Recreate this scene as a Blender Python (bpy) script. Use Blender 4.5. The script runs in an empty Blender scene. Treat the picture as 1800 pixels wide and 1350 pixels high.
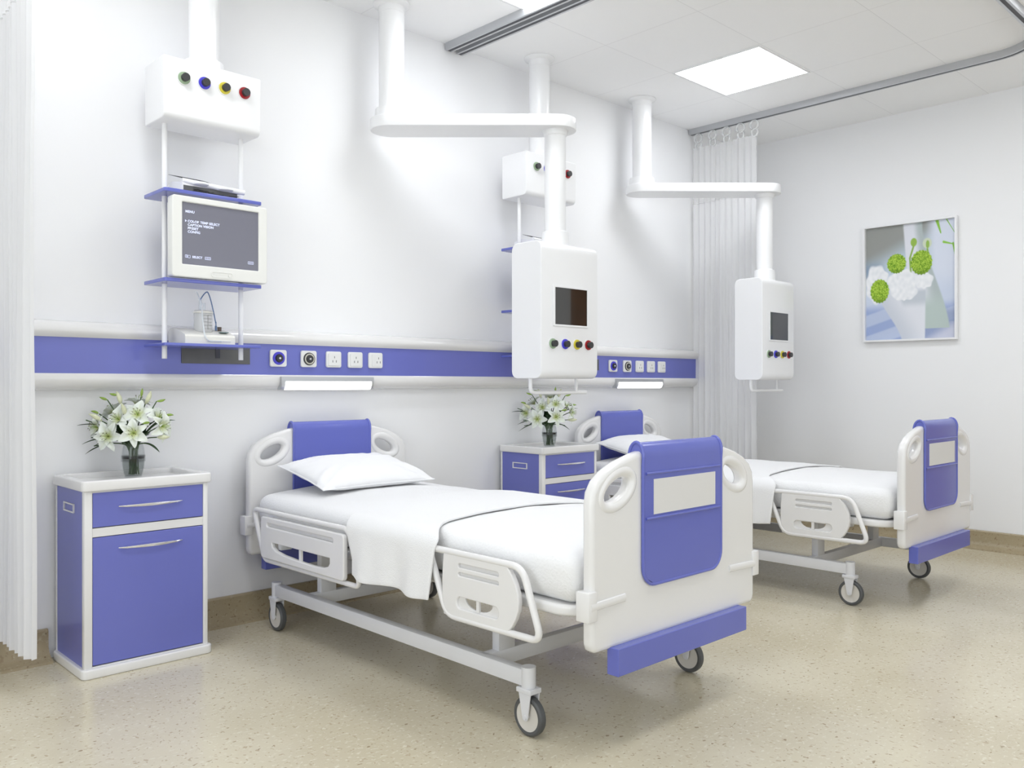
import bpy, bmesh, math, random
from mathutils import Vector, Matrix, noise
C = bpy.context
COL = C.scene.collection
rnd = random.Random(7)
PI = math.pi

# ------------------------------------------------------------------ materials
def mat(name, col, rough=0.5, metal=0.0, spec=0.5, coat=0.0, trans=0.0, alpha=1.0, ior=1.5, sheen=0.0, em=None, ems=0.0):
    m = bpy.data.materials.new(name); m.use_nodes = True
    b = m.node_tree.nodes['Principled BSDF']
    b.inputs['Base Color'].default_value = (*col, 1)
    b.inputs['Roughness'].default_value = rough
    b.inputs['Metallic'].default_value = metal
    b.inputs['Specular IOR Level'].default_value = spec
    b.inputs['Coat Weight'].default_value = coat
    b.inputs['Coat Roughness'].default_value = 0.08
    b.inputs['Transmission Weight'].default_value = trans
    b.inputs['Alpha'].default_value = alpha
    b.inputs['IOR'].default_value = ior
    b.inputs['Sheen Weight'].default_value = sheen
    if em:
        b.inputs['Emission Color'].default_value = (*em, 1)
        b.inputs['Emission Strength'].default_value = ems
    return m

def bsdf(m): return m.node_tree.nodes['Principled BSDF']

def add_noise_bump(m, scale, strength, dist=0.002, detail=3, col_var=0.0):
    nt = m.node_tree; b = bsdf(m)
    tc = nt.nodes.new('ShaderNodeTexCoord')
    n = nt.nodes.new('ShaderNodeTexNoise'); n.inputs['Scale'].default_value = scale; n.inputs['Detail'].default_value = detail
    nt.links.new(tc.outputs['Object'], n.inputs['Vector'])
    bp = nt.nodes.new('ShaderNodeBump'); bp.inputs['Strength'].default_value = strength; bp.inputs['Distance'].default_value = dist
    nt.links.new(n.outputs['Fac'], bp.inputs['Height']); nt.links.new(bp.outputs['Normal'], b.inputs['Normal'])
    if col_var:
        c = b.inputs['Base Color'].default_value
        rp = nt.nodes.new('ShaderNodeValToRGB')
        rp.color_ramp.elements[0].position = 0.3; rp.color_ramp.elements[1].position = 0.7
        rp.color_ramp.elements[0].color = (c[0]*(1-col_var), c[1]*(1-col_var), c[2]*(1-col_var), 1)
        rp.color_ramp.elements[1].color = (min(c[0]*(1+col_var), 1), min(c[1]*(1+col_var), 1), min(c[2]*(1+col_var), 1), 1)
        nt.links.new(n.outputs['Fac'], rp.inputs['Fac']); nt.links.new(rp.outputs['Color'], b.inputs['Base Color'])
    return m

M = {}
M['wall'] = add_noise_bump(mat('wall_paint', (.89, .89, .90), .62, spec=.3), 60, .05, .001)
M['plastic'] = add_noise_bump(mat('white_plastic', (.80, .79, .785), .22, coat=.25), 3, .0, .001, col_var=.01)
M['pendant'] = add_noise_bump(mat('pendant_enamel', (.86, .86, .87), .3, coat=.2), 3, .0, .001, col_var=.01)
M['steel'] = add_noise_bump(mat('painted_steel', (.72, .72, .74), .35), 5, .0, .001, col_var=.015)
M['blue'] = add_noise_bump(mat('blue_laminate', (.150, .170, .53), .32, coat=.15), 2, .0, .001, col_var=.03)
M['blueplastic'] = add_noise_bump(mat('blue_plastic', (.122, .145, .51), .24, coat=.3), 2, .0, .001, col_var=.02)
M['trim'] = mat('cream_rail_cover', (.80, .79, .78), .13, coat=.3)
M['alu'] = mat('brushed_aluminium', (.56, .57, .59), .35, metal=.75)
M['trackslot'] = mat('track_slot_shadow_gap', (.09, .09, .10), .6)
M['tile'] = add_noise_bump(mat('ceiling_tile', (.95, .95, .955), .8, spec=.2), 90, .08, .001)
M['diffuser'] = mat('lit_diffuser', (1, 1, 1), .5, em=(.935, .962, 1), ems=11.2)
M['lampdiff'] = mat('lit_lamp_diffuser', (1, 1, 1), .5, em=(1, 1, 1), ems=3.0)
M['socket'] = mat('socket_plastic', (.80, .80, .79), .3)
M['dark'] = mat('dark_rubber', (.035, .035, .038), .45)
M['slotgrey'] = mat('socket_slot', (.10, .10, .10), .6)
M['vent'] = add_noise_bump(mat('dark_grey_plate', (.105, .105, .105), .4), 9, .0, .001, col_var=.06)
M['ventdark'] = mat('dark_slot', (.05, .05, .065), .4)
M['tyre'] = mat('grey_tyre', (.085, .088, .09), .5)
M['hub'] = mat('wheel_hub', (.66, .63, .58), .4)
M['chrome'] = mat('polished_chrome', (.82, .82, .84), .14, metal=1)
M['card'] = mat('blank_card', (.72, .71, .70), .6)
M['screenframe'] = mat('ivory_plastic', (.80, .80, .77), .35)
M['monitor'] = mat('monitor_screen', (.185, .185, .23), .25)
M['text'] = mat('screen_letters', (.70, .74, .95), .5, em=(.7, .74, .95), ems=.25)
M['black'] = mat('black_glass_screen', (.010, .009, .008), .03, ior=1.75, coat=.4)
M['ivory'] = mat('ivory_device_shell', (.76, .75, .70), .4)
M['green_ring'] = mat('sage_green_ring', (.33, .44, .29), .4)
M['blue_ring'] = mat('deep_blue_ring', (.07, .06, .62), .35)
M['yellow_ring'] = mat('yellow_ring', (.72, .62, .06), .4)
M['red_ring'] = mat('dark_red_ring', (.36, .012, .018), .35)
M['cream_ring'] = mat('cream_ring', (.62, .60, .52), .4)
M['leaf'] = add_noise_bump(mat('dark_green_leaf', (.035, .075, .028), .4), 30, .1, .001, col_var=.3)
M['bud'] = add_noise_bump(mat('green_bud', (.27, .40, .07), .45), 40, .1, .001, col_var=.25)
M['stem'] = mat('green_stem', (.06, .11, .04), .5)
M['anther'] = mat('brown_anther', (.10, .06, .03), .6)
M['frame'] = mat('silver_picture_frame', (.86, .86, .87), .3, metal=.15)
M['lcd'] = mat('green_lcd', (.10, .17, .17), .3)
M['knobbrown'] = mat('brown_knob', (.11, .08, .065), .5)
M['tube_blue'] = mat('blue_tubing', (.13, .22, .42), .3, alpha=.85)
M['tube_clear'] = mat('clear_tubing', (.75, .80, .85), .15, alpha=.45)
M['drawergap'] = mat('drawer_gap', (.02, .02, .04), .8)
M['wood'] = add_noise_bump(mat('brown_door_wood', (.30, .13, .045), .4), 4, .05, .001, col_var=.25)
M['grass'] = mat('tubing_clip', (.05, .12, .20), .5)

# fabrics
def fabric(name, col, scale=420, strength=.35, dist=.0012):
    m = mat(name, col, .85, spec=.15, sheen=.15)
    nt = m.node_tree; b = bsdf(m)
    tc = nt.nodes.new('ShaderNodeTexCoord')
    n = nt.nodes.new('ShaderNodeTexNoise'); n.inputs['Scale'].default_value = scale; n.inputs['Detail'].default_value = 2
    n2 = nt.nodes.new('ShaderNodeTexNoise'); n2.inputs['Scale'].default_value = 9; n2.inputs['Detail'].default_value = 4
    nt.links.new(tc.outputs['Object'], n.inputs['Vector']); nt.links.new(tc.outputs['Object'], n2.inputs['Vector'])
    b1 = nt.nodes.new('ShaderNodeBump'); b1.inputs['Strength'].default_value = strength; b1.inputs['Distance'].default_value = dist
    b2 = nt.nodes.new('ShaderNodeBump'); b2.inputs['Strength'].default_value = .25; b2.inputs['Distance'].default_value = .008
    nt.links.new(n.outputs['Fac'], b1.inputs['Height']); nt.links.new(n2.outputs['Fac'], b2.inputs['Height'])
    nt.links.new(b1.outputs['Normal'], b2.inputs['Normal']); nt.links.new(b2.outputs['Normal'], b.inputs['Normal'])
    return m
M['sheet'] = fabric('white_sheet', (.86, .86, .865), 130, .5, .004)
M['throw'] = fabric('white_blanket_weave', (.86, .86, .865), 260, .55, .003)
M['pillow'] = fabric('white_pillow_cotton', (.87, .87, .88), 600, .08, .0005)

def translucent(name, col, transp, tl=.45):
    m = bpy.data.materials.new(name); m.use_nodes = True; nt = m.node_tree
    for n in list(nt.nodes): nt.nodes.remove(n)
    out = nt.nodes.new('ShaderNodeOutputMaterial')
    d = nt.nodes.new('ShaderNodeBsdfDiffuse'); d.inputs['Color'].default_value = (*col, 1)
    t = nt.nodes.new('ShaderNodeBsdfTranslucent'); t.inputs['Color'].default_value = (*col, 1)
    tr = nt.nodes.new('ShaderNodeBsdfTransparent')
    m1 = nt.nodes.new('ShaderNodeMixShader'); m1.inputs[0].default_value = tl
    m2 = nt.nodes.new('ShaderNodeMixShader'); m2.inputs[0].default_value = transp
    nt.links.new(d.outputs[0], m1.inputs[1]); nt.links.new(t.outputs[0], m1.inputs[2])
    nt.links.new(m1.outputs[0], m2.inputs[1]); nt.links.new(tr.outputs[0], m2.inputs[2])
    nt.links.new(m2.outputs[0], out.inputs[0])
    return m
M['curtain'] = translucent('sheer_white_curtain', (.90, .90, .91), .14, .35)
M['netting'] = translucent('curtain_netting', (.92, .92, .93), .5, .35)

def thin_glass(name, tint, gloss=.12):
    m = bpy.data.materials.new(name); m.use_nodes = True; nt = m.node_tree
    for n in list(nt.nodes): nt.nodes.remove(n)
    out = nt.nodes.new('ShaderNodeOutputMaterial')
    tr = nt.nodes.new('ShaderNodeBsdfTransparent'); tr.inputs['Color'].default_value = (*tint, 1)
    g = nt.nodes.new('ShaderNodeBsdfGlossy'); g.inputs['Roughness'].default_value = .04
    lw0 = nt.nodes.new('ShaderNodeLayerWeight'); lw0.inputs['Blend'].default_value = .5; lw = nt.nodes.new('ShaderNodeMath'); lw.operation = 'POWER'; lw.inputs[1].default_value = 3.5; nt.links.new(lw0.outputs['Facing'], lw.inputs[0])
    ad = nt.nodes.new('ShaderNodeMath'); ad.operation = 'MULTIPLY_ADD'; ad.inputs[1].default_value = .45; ad.inputs[2].default_value = gloss*.3
    mx = nt.nodes.new('ShaderNodeMixShader')
    nt.links.new(lw.outputs[0], ad.inputs[0]); nt.links.new(ad.outputs[0], mx.inputs[0])
    nt.links.new(tr.outputs[0], mx.inputs[1]); nt.links.new(g.outputs[0], mx.inputs[2]); nt.links.new(mx.outputs[0], out.inputs[0])
    return m
M['vaseglass'] = thin_glass('vase_glass', (.93, .94, .94), .1)
M['water'] = thin_glass('vase_water', (.86, .88, .87), .0)
M['clear'] = mat('clear_jar_plastic', (.80, .81, .82), .15, alpha=.38)
M['pane'] = thin_glass('window_pane', (.97, .98, .98), .05)

def floor_material(name, base_mul, scale, tint=(1, 1, .94)):
    m = mat(name, (.5, .45, .36), .16, spec=.42)
    nt = m.node_tree; b = bsdf(m); L = nt.links.new; b.inputs['Roughness'].default_value = .2
    tc = nt.nodes.new('ShaderNodeTexCoord')
    def ns(s, det=3, dis=0, sc=(1, 1, 1)):
        mp = nt.nodes.new('ShaderNodeMapping'); mp.inputs['Scale'].default_value = sc
        L(tc.outputs['Object'], mp.inputs['Vector'])
        n = nt.nodes.new('ShaderNodeTexNoise'); n.inputs['Scale'].default_value = s; n.inputs['Detail'].default_value = det; n.inputs['Distortion'].default_value = dis
        L(mp.outputs[0], n.inputs['Vector']); return n
    def ramp(src, a, bb, ca=(0, 0, 0, 1), cb=(1, 1, 1, 1)):
        r = nt.nodes.new('ShaderNodeValToRGB'); e = r.color_ramp.elements
        e[0].position = a; e[1].position = bb; e[0].color = ca; e[1].color = cb
        L(src, r.inputs[0]); return r
    def mix(f, a, bcol):
        x = nt.nodes.new('ShaderNodeMix'); x.data_type = 'RGBA'
        L(f, x.inputs[0]); L(a, x.inputs[6]); x.inputs[7].default_value = bcol; return x.outputs[2]
    k = base_mul
    big = ramp(ns(1.6*scale, 5).outputs['Fac'], .35, .65, (.57*k*tint[0], .51*k*tint[1], .40*k*tint[2], 1), (.66*k*tint[0], .605*k*tint[1], .495*k*tint[2], 1))
    c = big.outputs[0]
    c = mix(ramp(ns(55*scale, 2, .5, (1, 1.5, 1)).outputs['Fac'], .58, .70).outputs[0], c, (.69*k*tint[0], .65*k*tint[1], .56*k*tint[2], 1))
    c = mix(ramp(ns(50*scale, 1, .3, (1.5, 1, 1)).outputs['Fac'], .64, .70).outputs[0], c, (.49*k*tint[0], .41*k*tint[1], .31*k*tint[2], 1))
    c = mix(ramp(ns(44*scale, 1, .4, (1, 1.6, 1)).outputs['Fac'], .70, .75).outputs[0], c, (.34*k*tint[0], .265*k*tint[1], .185*k*tint[2], 1))
    L(c, b.inputs['Base Color'])
    return m
M['floor'] = floor_material('speckled_vinyl_floor', 1.04, 1.0)
M['base'] = floor_material('speckled_vinyl_skirting', .60, 1.2, (1, .90, .70))
bsdf(M['base']).inputs['Roughness'].default_value = .35

def attr_mat(name, rough=.5, attr='Col', sheen=0):
    m = mat(name, (1, 1, 1), rough, spec=.3)
    nt = m.node_tree
    a = nt.nodes.new('ShaderNodeAttribute'); a.attribute_name = attr
    nt.links.new(a.outputs['Color'], bsdf(m).inputs['Base Color'])
    return m
M['petal'] = attr_mat('lily_petal', .55)
bsdf(M['petal']).inputs['Subsurface Weight'].default_value = .0
M['print'] = attr_mat('printed_photo', .28)

# ------------------------------------------------------------------ mesh helpers
class MB:
    def __init__(s): s.bm = bmesh.new(); s.mi = 0
    def _tag(s, faces):
        for f in faces: f.material_index = s.mi
    def box(s, x0, x1, y0, y1, z0, z1, bev=0.0, seg=2):
        b = bmesh.new()
        r = bmesh.ops.create_cube(b, size=1)
        for v in b.verts:
            v.co = Vector(((x0+x1)/2+v.co.x*(x1-x0), (y0+y1)/2+v.co.y*(y1-y0), (z0+z1)/2+v.co.z*(z1-z0)))
        if bev > 0:
            bmesh.ops.bevel(b, geom=list(b.edges), offset=bev, segments=seg, profile=.5, affect='EDGES')
        s.merge(b); return s
    def merge(s, b, mtx=None):
        if mtx: b.transform(mtx)
        me = bpy.data.meshes.new('tmp'); b.to_mesh(me); b.free()
        s.mesh(me); bpy.data.meshes.remove(me)
    def mesh(s, me, mtx=None):
        n0 = len(s.bm.faces); v0 = len(s.bm.verts)
        s.bm.from_mesh(me); s.bm.faces.ensure_lookup_table(); s.bm.verts.ensure_lookup_table()
        if mtx:
            for v in s.bm.verts[v0:]: v.co = mtx @ v.co
        for f in s.bm.faces[n0:]: f.material_index = s.mi
    def cyl(s, p0, p1, r0, r1=None, seg=24, caps=True):
        p0, p1 = Vector(p0), Vector(p1)
        if r1 is None: r1 = r0
        d = p1-p0; L = d.length
        b = bmesh.new()
        bmesh.ops.create_cone(b, cap_ends=caps, segments=seg, radius1=r0, radius2=r1, depth=L)
        q = Vector((0, 0, 1)).rotation_difference(d.normalized()).to_matrix().to_4x4()
        s.merge(b, Matrix.Translation((p0+p1)/2) @ q); return s
    def lathe(s, prof, seg=32, mtx=None, close=False):
        b = bmesh.new(); rings = []
        for r, z in prof:
            if r < 1e-6: rings.append([b.verts.new((0, 0, z))])
            else: rings.append([b.verts.new((r*math.cos(2*PI*k/seg), r*math.sin(2*PI*k/seg), z)) for k in range(seg)])
        for a, c in zip(rings, rings[1:]):
            for k in range(seg):
                k2 = (k+1) % seg
                if len(a) == 1 and len(c) > 1: b.faces.new((a[0], c[k2], c[k]))
                elif len(c) == 1 and len(a) > 1: b.faces.new((a[k], a[k2], c[0]))
                elif len(a) > 1: b.faces.new((a[k], a[k2], c[k2], c[k]))
        bmesh.ops.recalc_face_normals(b, faces=b.faces)
        s.merge(b, mtx); return s
    def tube(s, pts, r, seg=12, closed=False, corner=0.0, csteps=5, radii=None, flat=None):
        P = [Vector(p) for p in pts]
        if corner > 0:
            Q = []; n = len(P)
            rng = range(n) if closed else range(1, n-1)
            if not closed: Q.append(P[0])
            for i in rng:
                a, b_, c = P[i-1], P[i], P[(i+1) % n]
                d1 = (a-b_); d2 = (c-b_)
                cr = min(corner, d1.length*.45, d2.length*.45)
                s1 = b_+d1.normalized()*cr; s2 = b_+d2.normalized()*cr
                for t in range(csteps+1):
                    u = t/csteps
                    Q.append(s1*(1-u)**2+b_*2*u*(1-u)+s2*u*u)
            if not closed: Q.append(P[-1])
            P = Q
        n = len(P); b = bmesh.new(); rings = []
        prevn = None
        for i in range(n):
            if closed: t = (P[(i+1) % n]-P[i-1])
            else: t = P[min(i+1, n-1)]-P[max(i-1, 0)]
            t.normalize()
            if prevn is None:
                up = Vector((0, 0, 1)) if abs(t.z) < .9 else Vector((1, 0, 0))
                nn = (up-t*up.dot(t)).normalized()
            else:
                nn = (prevn-t*prevn.dot(t)).normalized()
            prevn = nn; bb = t.cross(nn)
            rr = radii[i] if radii else r
            fx = flat if flat else 1.0
            rings.append([b.verts.new(P[i]+nn*math.cos(2*PI*k/seg)*rr+bb*math.sin(2*PI*k/seg)*rr*fx) for k in range(seg)])
        m = n if closed else n-1
        for i in range(m):
            A, B = rings[i], rings[(i+1) % n]
            # align
            for k in range(seg):
                b.faces.new((A[k], A[(k+1) % seg], B[(k+1) % seg], B[k]))
        if not closed:
            b.faces.new(rings[0][::-1]); b.faces.new(rings[-1])
        bmesh.ops.recalc_face_normals(b, faces=b.faces)
        s.merge(b); return s
    def prism(s, prof, axis, a, b_):
        """closed profile (2D points) extruded along axis from a to b_"""
        b = bmesh.new()
        def mk(u, v, w):
            return {'x': (w, u, v), 'y': (u, w, v), 'z': (u, v, w)}[axis]
        A = [b.verts.new(mk(u, v, a)) for u, v in prof]; B = [b.verts.new(mk(u, v, b_)) for u, v in prof]
        n = len(prof)
        for k in range(n): b.faces.new((A[k], A[(k+1) % n], B[(k+1) % n], B[k]))
        b.faces.new(A[::-1]); b.faces.new(B)
        bmesh.ops.recalc_face_normals(b, faces=b.faces)
        s.merge(b); return s
    def grid(s, fn, nu, nv, mtx=None, double=False):
        b = bmesh.new()
        V = [[b.verts.new(fn(i/nu, j/nv)) for j in range(nv+1)] for i in range(nu+1)]
        for i in range(nu):
            for j in range(nv): b.faces.new((V[i][j], V[i+1][j], V[i+1][j+1], V[i][j+1]))
        s.merge(b, mtx); return s
    def build(s, name, mats, parent=None, angle=35, loc=None):
        me = bpy.data.meshes.new(name); s.bm.to_mesh(me); s.bm.free()
        if not isinstance(mats, (list, tuple)): mats = [mats]
        for m in mats: me.materials.append(m)
        me.polygons.foreach_set('use_smooth', [True]*len(me.polygons))
        me.set_sharp_from_angle(angle=math.radians(angle))
        o = bpy.data.objects.new(name, me); COL.objects.link(o)
        if parent: o.parent = parent
        if loc: o.location = loc
        return o

def plate_mesh(outer, holes, depth, bevel=0.0, bres=2):
    """2D filled outline with holes, centred thickness depth in local z"""
    cu = bpy.data.curves.new('tmpc', 'CURVE'); cu.dimensions = '2D'; cu.fill_mode = 'BOTH'
    cu.extrude = max(depth/2-bevel, 0.0001); cu.bevel_depth = bevel; cu.bevel_resolution = bres
    def area(p): return sum(p[i-1][0]*p[i][1]-p[i][0]*p[i-1][1] for i in range(len(p)))/2
    def inset(p, d):
        n = len(p); sgn = 1 if area(p) > 0 else -1; out = []
        for i in range(n):
            a = Vector(p[i-1]); b = Vector(p[i]); c = Vector(p[(i+1) % n])
            t1 = (b-a).normalized(); t2 = (c-b).normalized()
            n1 = Vector((-t1.y, t1.x))*sgn; n2 = Vector((-t2.y, t2.x))*sgn
            nn = (n1+n2); 
            if nn.length < 1e-6: nn = n1
            nn.normalize(); k = 1/max(.5, nn.dot(n1))
            q = b+nn*d*k; out.append((q.x, q.y))
        return out
    polys = [inset(outer, bevel)] + [inset(h, -bevel) for h in holes]
    for p in polys:
        sp = cu.splines.new('POLY'); sp.points.add(len(p)-1)
        for i, q in enumerate(p): sp.points[i].co = (q[0], q[1], 0, 1)
        sp.use_cyclic_u = True
    o = bpy.data.objects.new('tmpo', cu); COL.objects.link(o)
    dg = C.evaluated_depsgraph_get(); dg.update()
    me = bpy.data.meshes.new_from_object(o.evaluated_get(dg))
    bpy.data.objects.remove(o); bpy.data.curves.remove(cu)
    return me

def rrect(x0, x1, y0, y1, r, n=5):
    out = []
    for cx, cy, a0 in ((x1-r, y1-r, 0), (x0+r, y1-r, 90), (x0+r, y0+r, 180), (x1-r, y0+r, 270)):
        for k in range(n+1):
            a = math.radians(a0+90*k/n); out.append((cx+r*math.cos(a), cy+r*math.sin(a)))
    return out

def ellipse(cx, cy, a, b, rot, n=28):
    c, s = math.cos(rot), math.sin(rot)
    return [(cx+a*math.cos(t)*c-b*math.sin(t)*s, cy+a*math.cos(t)*s+b*math.sin(t)*c) for t in [2*PI*k/n for k in range(n)]]

def smooth_poly(pts, it=2):
    for _ in range(it):
        q = []
        n = len(pts)
        for i in range(n):
            a, b = pts[i], pts[(i+1) % n]
            q.append((a[0]*.75+b[0]*.25, a[1]*.75+b[1]*.25)); q.append((a[0]*.25+b[0]*.75, a[1]*.25+b[1]*.75))
        pts = q
    return pts

# local plate (u,v,w) -> world axes
MXZ = Matrix(((1, 0, 0, 0), (0, 0, 1, 0), (0, 1, 0, 0), (0, 0, 0, 1)))     # u->x, v->z, w->y
MYZ = Matrix(((0, 0, 1, 0), (1, 0, 0, 0), (0, 1, 0, 0), (0, 0, 0, 1)))     # u->y, v->z, w->x
MXY = Matrix.Identity(4)
def T(x, y, z): return Matrix.Translation((x, y, z))

def fixn(mb):
    bmesh.ops.recalc_face_normals(mb.bm, faces=mb.bm.faces); return mb

def rounded_block(sx, sy, sz, r, nx, ny, nz, disp=None):
    b = bmesh.new(); vm = {}
    def key(i, j, k): return (i, j, k)
    def vert(i, j, k):
        if (i, j, k) in vm: return vm[(i, j, k)]
        p = Vector(((i/nx-.5)*sx, (j/ny-.5)*sy, (k/nz-.5)*sz))
        q = Vector((max(-sx/2+r, min(sx/2-r, p.x)), max(-sy/2+r, min(sy/2-r, p.y)), max(-sz/2+r, min(sz/2-r, p.z))))
        d = p-q
        if d.length > 1e-9: p = q+d.normalized()*r
        if disp: p = disp(p)
        v = b.verts.new(p); vm[(i, j, k)] = v; return v
    for i in range(nx):
        for j in range(ny):
            for k in (0, nz): b.faces.new([vert(*t) for t in ((i, j, k), (i+1, j, k), (i+1, j+1, k), (i, j+1, k))])
    for i in range(nx):
        for k in range(nz):
            for j in (0, ny): b.faces.new([vert(*t) for t in ((i, j, k), (i+1, j, k), (i+1, j, k+1), (i, j, k+1))])
    for j in range(ny):
        for k in range(nz):
            for i in (0, nx): b.faces.new([vert(*t) for t in ((i, j, k), (i, j+1, k), (i, j+1, k+1), (i, j, k+1))])
    bmesh.ops.recalc_face_normals(b, faces=b.faces)
    return b

# ------------------------------------------------------------------ object helpers
def thing(name, label, cat, loc=(0, 0, 0), rz=0, group=None):
    o = bpy.data.objects.new(name, None); COL.objects.link(o)
    o.empty_display_size = .1; o.location = loc; o.rotation_euler = (0, 0, rz)
    o['label'] = label; o['category'] = cat
    if group: o['group'] = group
    return o
def tag(o, label, cat, group=None, kind=None):
    o['label'] = label; o['category'] = cat
    if group: o['group'] = group
    if kind: o['kind'] = kind
    return o
def dup(root, loc, label, group=None, rz=None):
    def cp(o, par):
        c = o.copy(); COL.objects.link(c)
        if par: c.parent = par
        for ch in o.children: cp(ch, c)
        return c
    r = cp(root, None); r.location = loc
    if rz is not None: r.rotation_euler = (0, 0, rz)
    r['label'] = label
    if group: r['group'] = group
    return r
def struct(name, mb, m): 
    o = mb.build(name, m); o['kind'] = 'structure'; return o

# ------------------------------------------------------------------ room
YW, XW, HC = 3.77, 6.24, 3.03
XL, YB = -2.4, -2.6
struct('floor', MB().box(XL-.15, XW+.15, YB-.15, YW+.15, -.1, 0), M['floor'])

# ceiling with square tile seams
cm = M['tile']
nt = cm.node_tree; b = bsdf(cm)
tc = nt.nodes.new('ShaderNodeTexCoord'); sx = nt.nodes.new('ShaderNodeSeparateXYZ'); nt.links.new(tc.outputs['Object'], sx.inputs[0])
def seam(sock, off):
    a = nt.nodes.new('ShaderNodeMath'); a.operation = 'SUBTRACT'; nt.links.new(sock, a.inputs[0]); a.inputs[1].default_value = off-20*.62
    d = nt.nodes.new('ShaderNodeMath'); d.operation = 'MODULO'; nt.links.new(a.outputs[0], d.inputs[0]); d.inputs[1].default_value = .62
    g = nt.nodes.new('ShaderNodeMath'); g.operation = 'LESS_THAN'; nt.links.new(d.outputs[0], g.inputs[0]); g.inputs[1].default_value = .003
    return g.outputs[0]
mxn = nt.nodes.new('ShaderNodeMath'); mxn.operation = 'MAXIMUM'
nt.links.new(seam(sx.outputs[0], 4.392), mxn.inputs[0]); nt.links.new(seam(sx.outputs[1], 2.533), mxn.inputs[1])
mc = nt.nodes.new('ShaderNodeMix'); mc.data_type = 'RGBA'; mc.inputs[6].default_value = (.95, .95, .955, 1); mc.inputs[7].default_value = (.78, .78, .79, 1)
nt.links.new(mxn.outputs[0], mc.inputs[0]); nt.links.new(mc.outputs[2], b.inputs['Base Color'])
struct('ceiling', MB().box(XL-.15, XW+.15, YB-.15, YW+.15, HC, HC+.1), M['tile'])
struct('wall_left', MB().box(XL-.15, XW+.15, YW, YW+.15, 0, HC), M['wall'])
struct('wall_right', MB().box(XW, XW+.15, YB, YW, 0, HC), M['wall'])
# left end wall of the room (outside the frame) with unseen glazing added for side light
wn = MB(); wa, wc, wz0, wz1 = -1.6, 2.2, .5, 2.6
wn.box(XL-.15, XL, YB, wa, 0, HC).box(XL-.15, XL, wc, YW, 0, HC).box(XL-.15, XL, wa, wc, 0, wz0).box(XL-.15, XL, wa, wc, wz1, HC)
struct('wall_near', wn, M['wall'])
f = MB()
for y in (wa+.03, (wa+wc)/2, wc-.03): f.box(XL-.10, XL-.05, y-.03, y+.03, wz0, wz1)
for z in (wz0+.03, wz1-.03): f.box(XL-.10, XL-.05, wa, wc, z-.03, z+.03)
o = struct('window_3', f, M['pendant'])
MB().box(XL-.078, XL-.072, wa+.03, wc-.03, wz0+.03, wz1-.03).build('window_pane', M['pane'], o)
# rear wall with two unseen windows added for soft frontal light
wb = MB()
wins = [(-1.3, 1.5), (2.6, 5.4)]; z0w, z1w = .9, 2.6
xs = XL
for a, c in wins:
    wb.box(xs, a, YB-.15, YB, 0, HC); wb.box(a, c, YB-.15, YB, 0, z0w); wb.box(a, c, YB-.15, YB, z1w, HC); xs = c
wb.box(xs, XW, YB-.15, YB, 0, HC)
struct('wall_back', wb, M['wall'])
for i, (a, c) in enumerate(wins):
    f = MB()
    for x in (a+.025, (a+c)/2, c-.025): f.box(x-.025, x+.025, YB-.10, YB-.05, z0w, z1w)
    for z in (z0w+.025, z1w-.025): f.box(a, c, YB-.10, YB-.05, z-.025, z+.025)
    o = struct('window_%d' % (i+1), f, M['pendant'])
    p = MB().box(a+.03, c-.03, YB-.078, YB-.072, z0w+.03, z1w-.03).build('window_pane', M['pane'], o)
dl = MB().box(XW-.04, XW, .15, 1.10, 0, 2.1, .004)
d1 = struct('door_1', dl, M['wood'])
MB().tube([(XW-.04, .23, 1.0), (XW-.09, .23, 1.0), (XW-.09, .36, 1.0)], .01, corner=.02).build('door_handle', M['chrome'], d1)

# skirting: coved vinyl
cabs = [(1.04, 1.57), (3.49, 4.01)]
def base_prof(sgn=1):
    return [(0, 0), (-.085, 0), (-.082, .008), (-.055, .018), (-.032, .032), (-.022, .05), (-.020, .115), (-.014, .122), (0, .122)]
bl = MB(); x = XL
for a, c in cabs+[(XW-.02, None)]:
    bl.prism([(YW+u, v) for u, v in base_prof()], 'x', x, a)
    if c: x = c
struct('baseboard_left', bl, M['base'])
br = MB()
for a, c in ((YB, .14), (1.11, YW-.02)): br.prism([(XW+u*.9, v) for u, v in base_prof()], 'y', a, c)
struct('baseboard_right', br, M['base'])

# ------------------------------------------------------------------ ceiling lights
def ceiling_light(x, y, label):
    t = thing('ceiling_light', label, 'ceiling light', (x, y, HC), group='square ceiling light panels')
    s_ = .294
    f = MB()
    for a in (-1, 1):
        f.box(a*s_-.006 if a > 0 else -s_-.006, a*s_+.006 if a > 0 else -s_+.006, -s_-.006, s_+.006, -.006, 0)
        f.box(-s_, s_, a*s_-.006, a*s_+.006, -.006, 0)
    f.build('frame', M['pendant'], t)
    MB().box(-s_+.006, s_-.006, -s_+.006, s_-.006, -.004, -.001).build('diffuser', M['diffuser'], t)
    return t
L0 = ceiling_light(4.702, 2.843, 'bright square ceiling light panel above the farther bed')
dupL = [((2.842, 2.843), 'bright square ceiling light panel cut by the top edge beside the double curtain track'),
        ((.982, 2.843), 'square ceiling light panel above the nearer cabinet, outside the frame'),
        ((2.842, .983), 'square ceiling light panel in front of the nearer bed, outside the frame'),
        ((4.702, .983), 'square ceiling light panel in front of the farther bed, outside the frame'),
        ((.982, .983), 'square ceiling light panel over the camera, outside the frame')]
for (x, y), lb in dupL: dup(L0, (x, y, HC), lb)  # all but the first copy are unseen panels added to light the room

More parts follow.
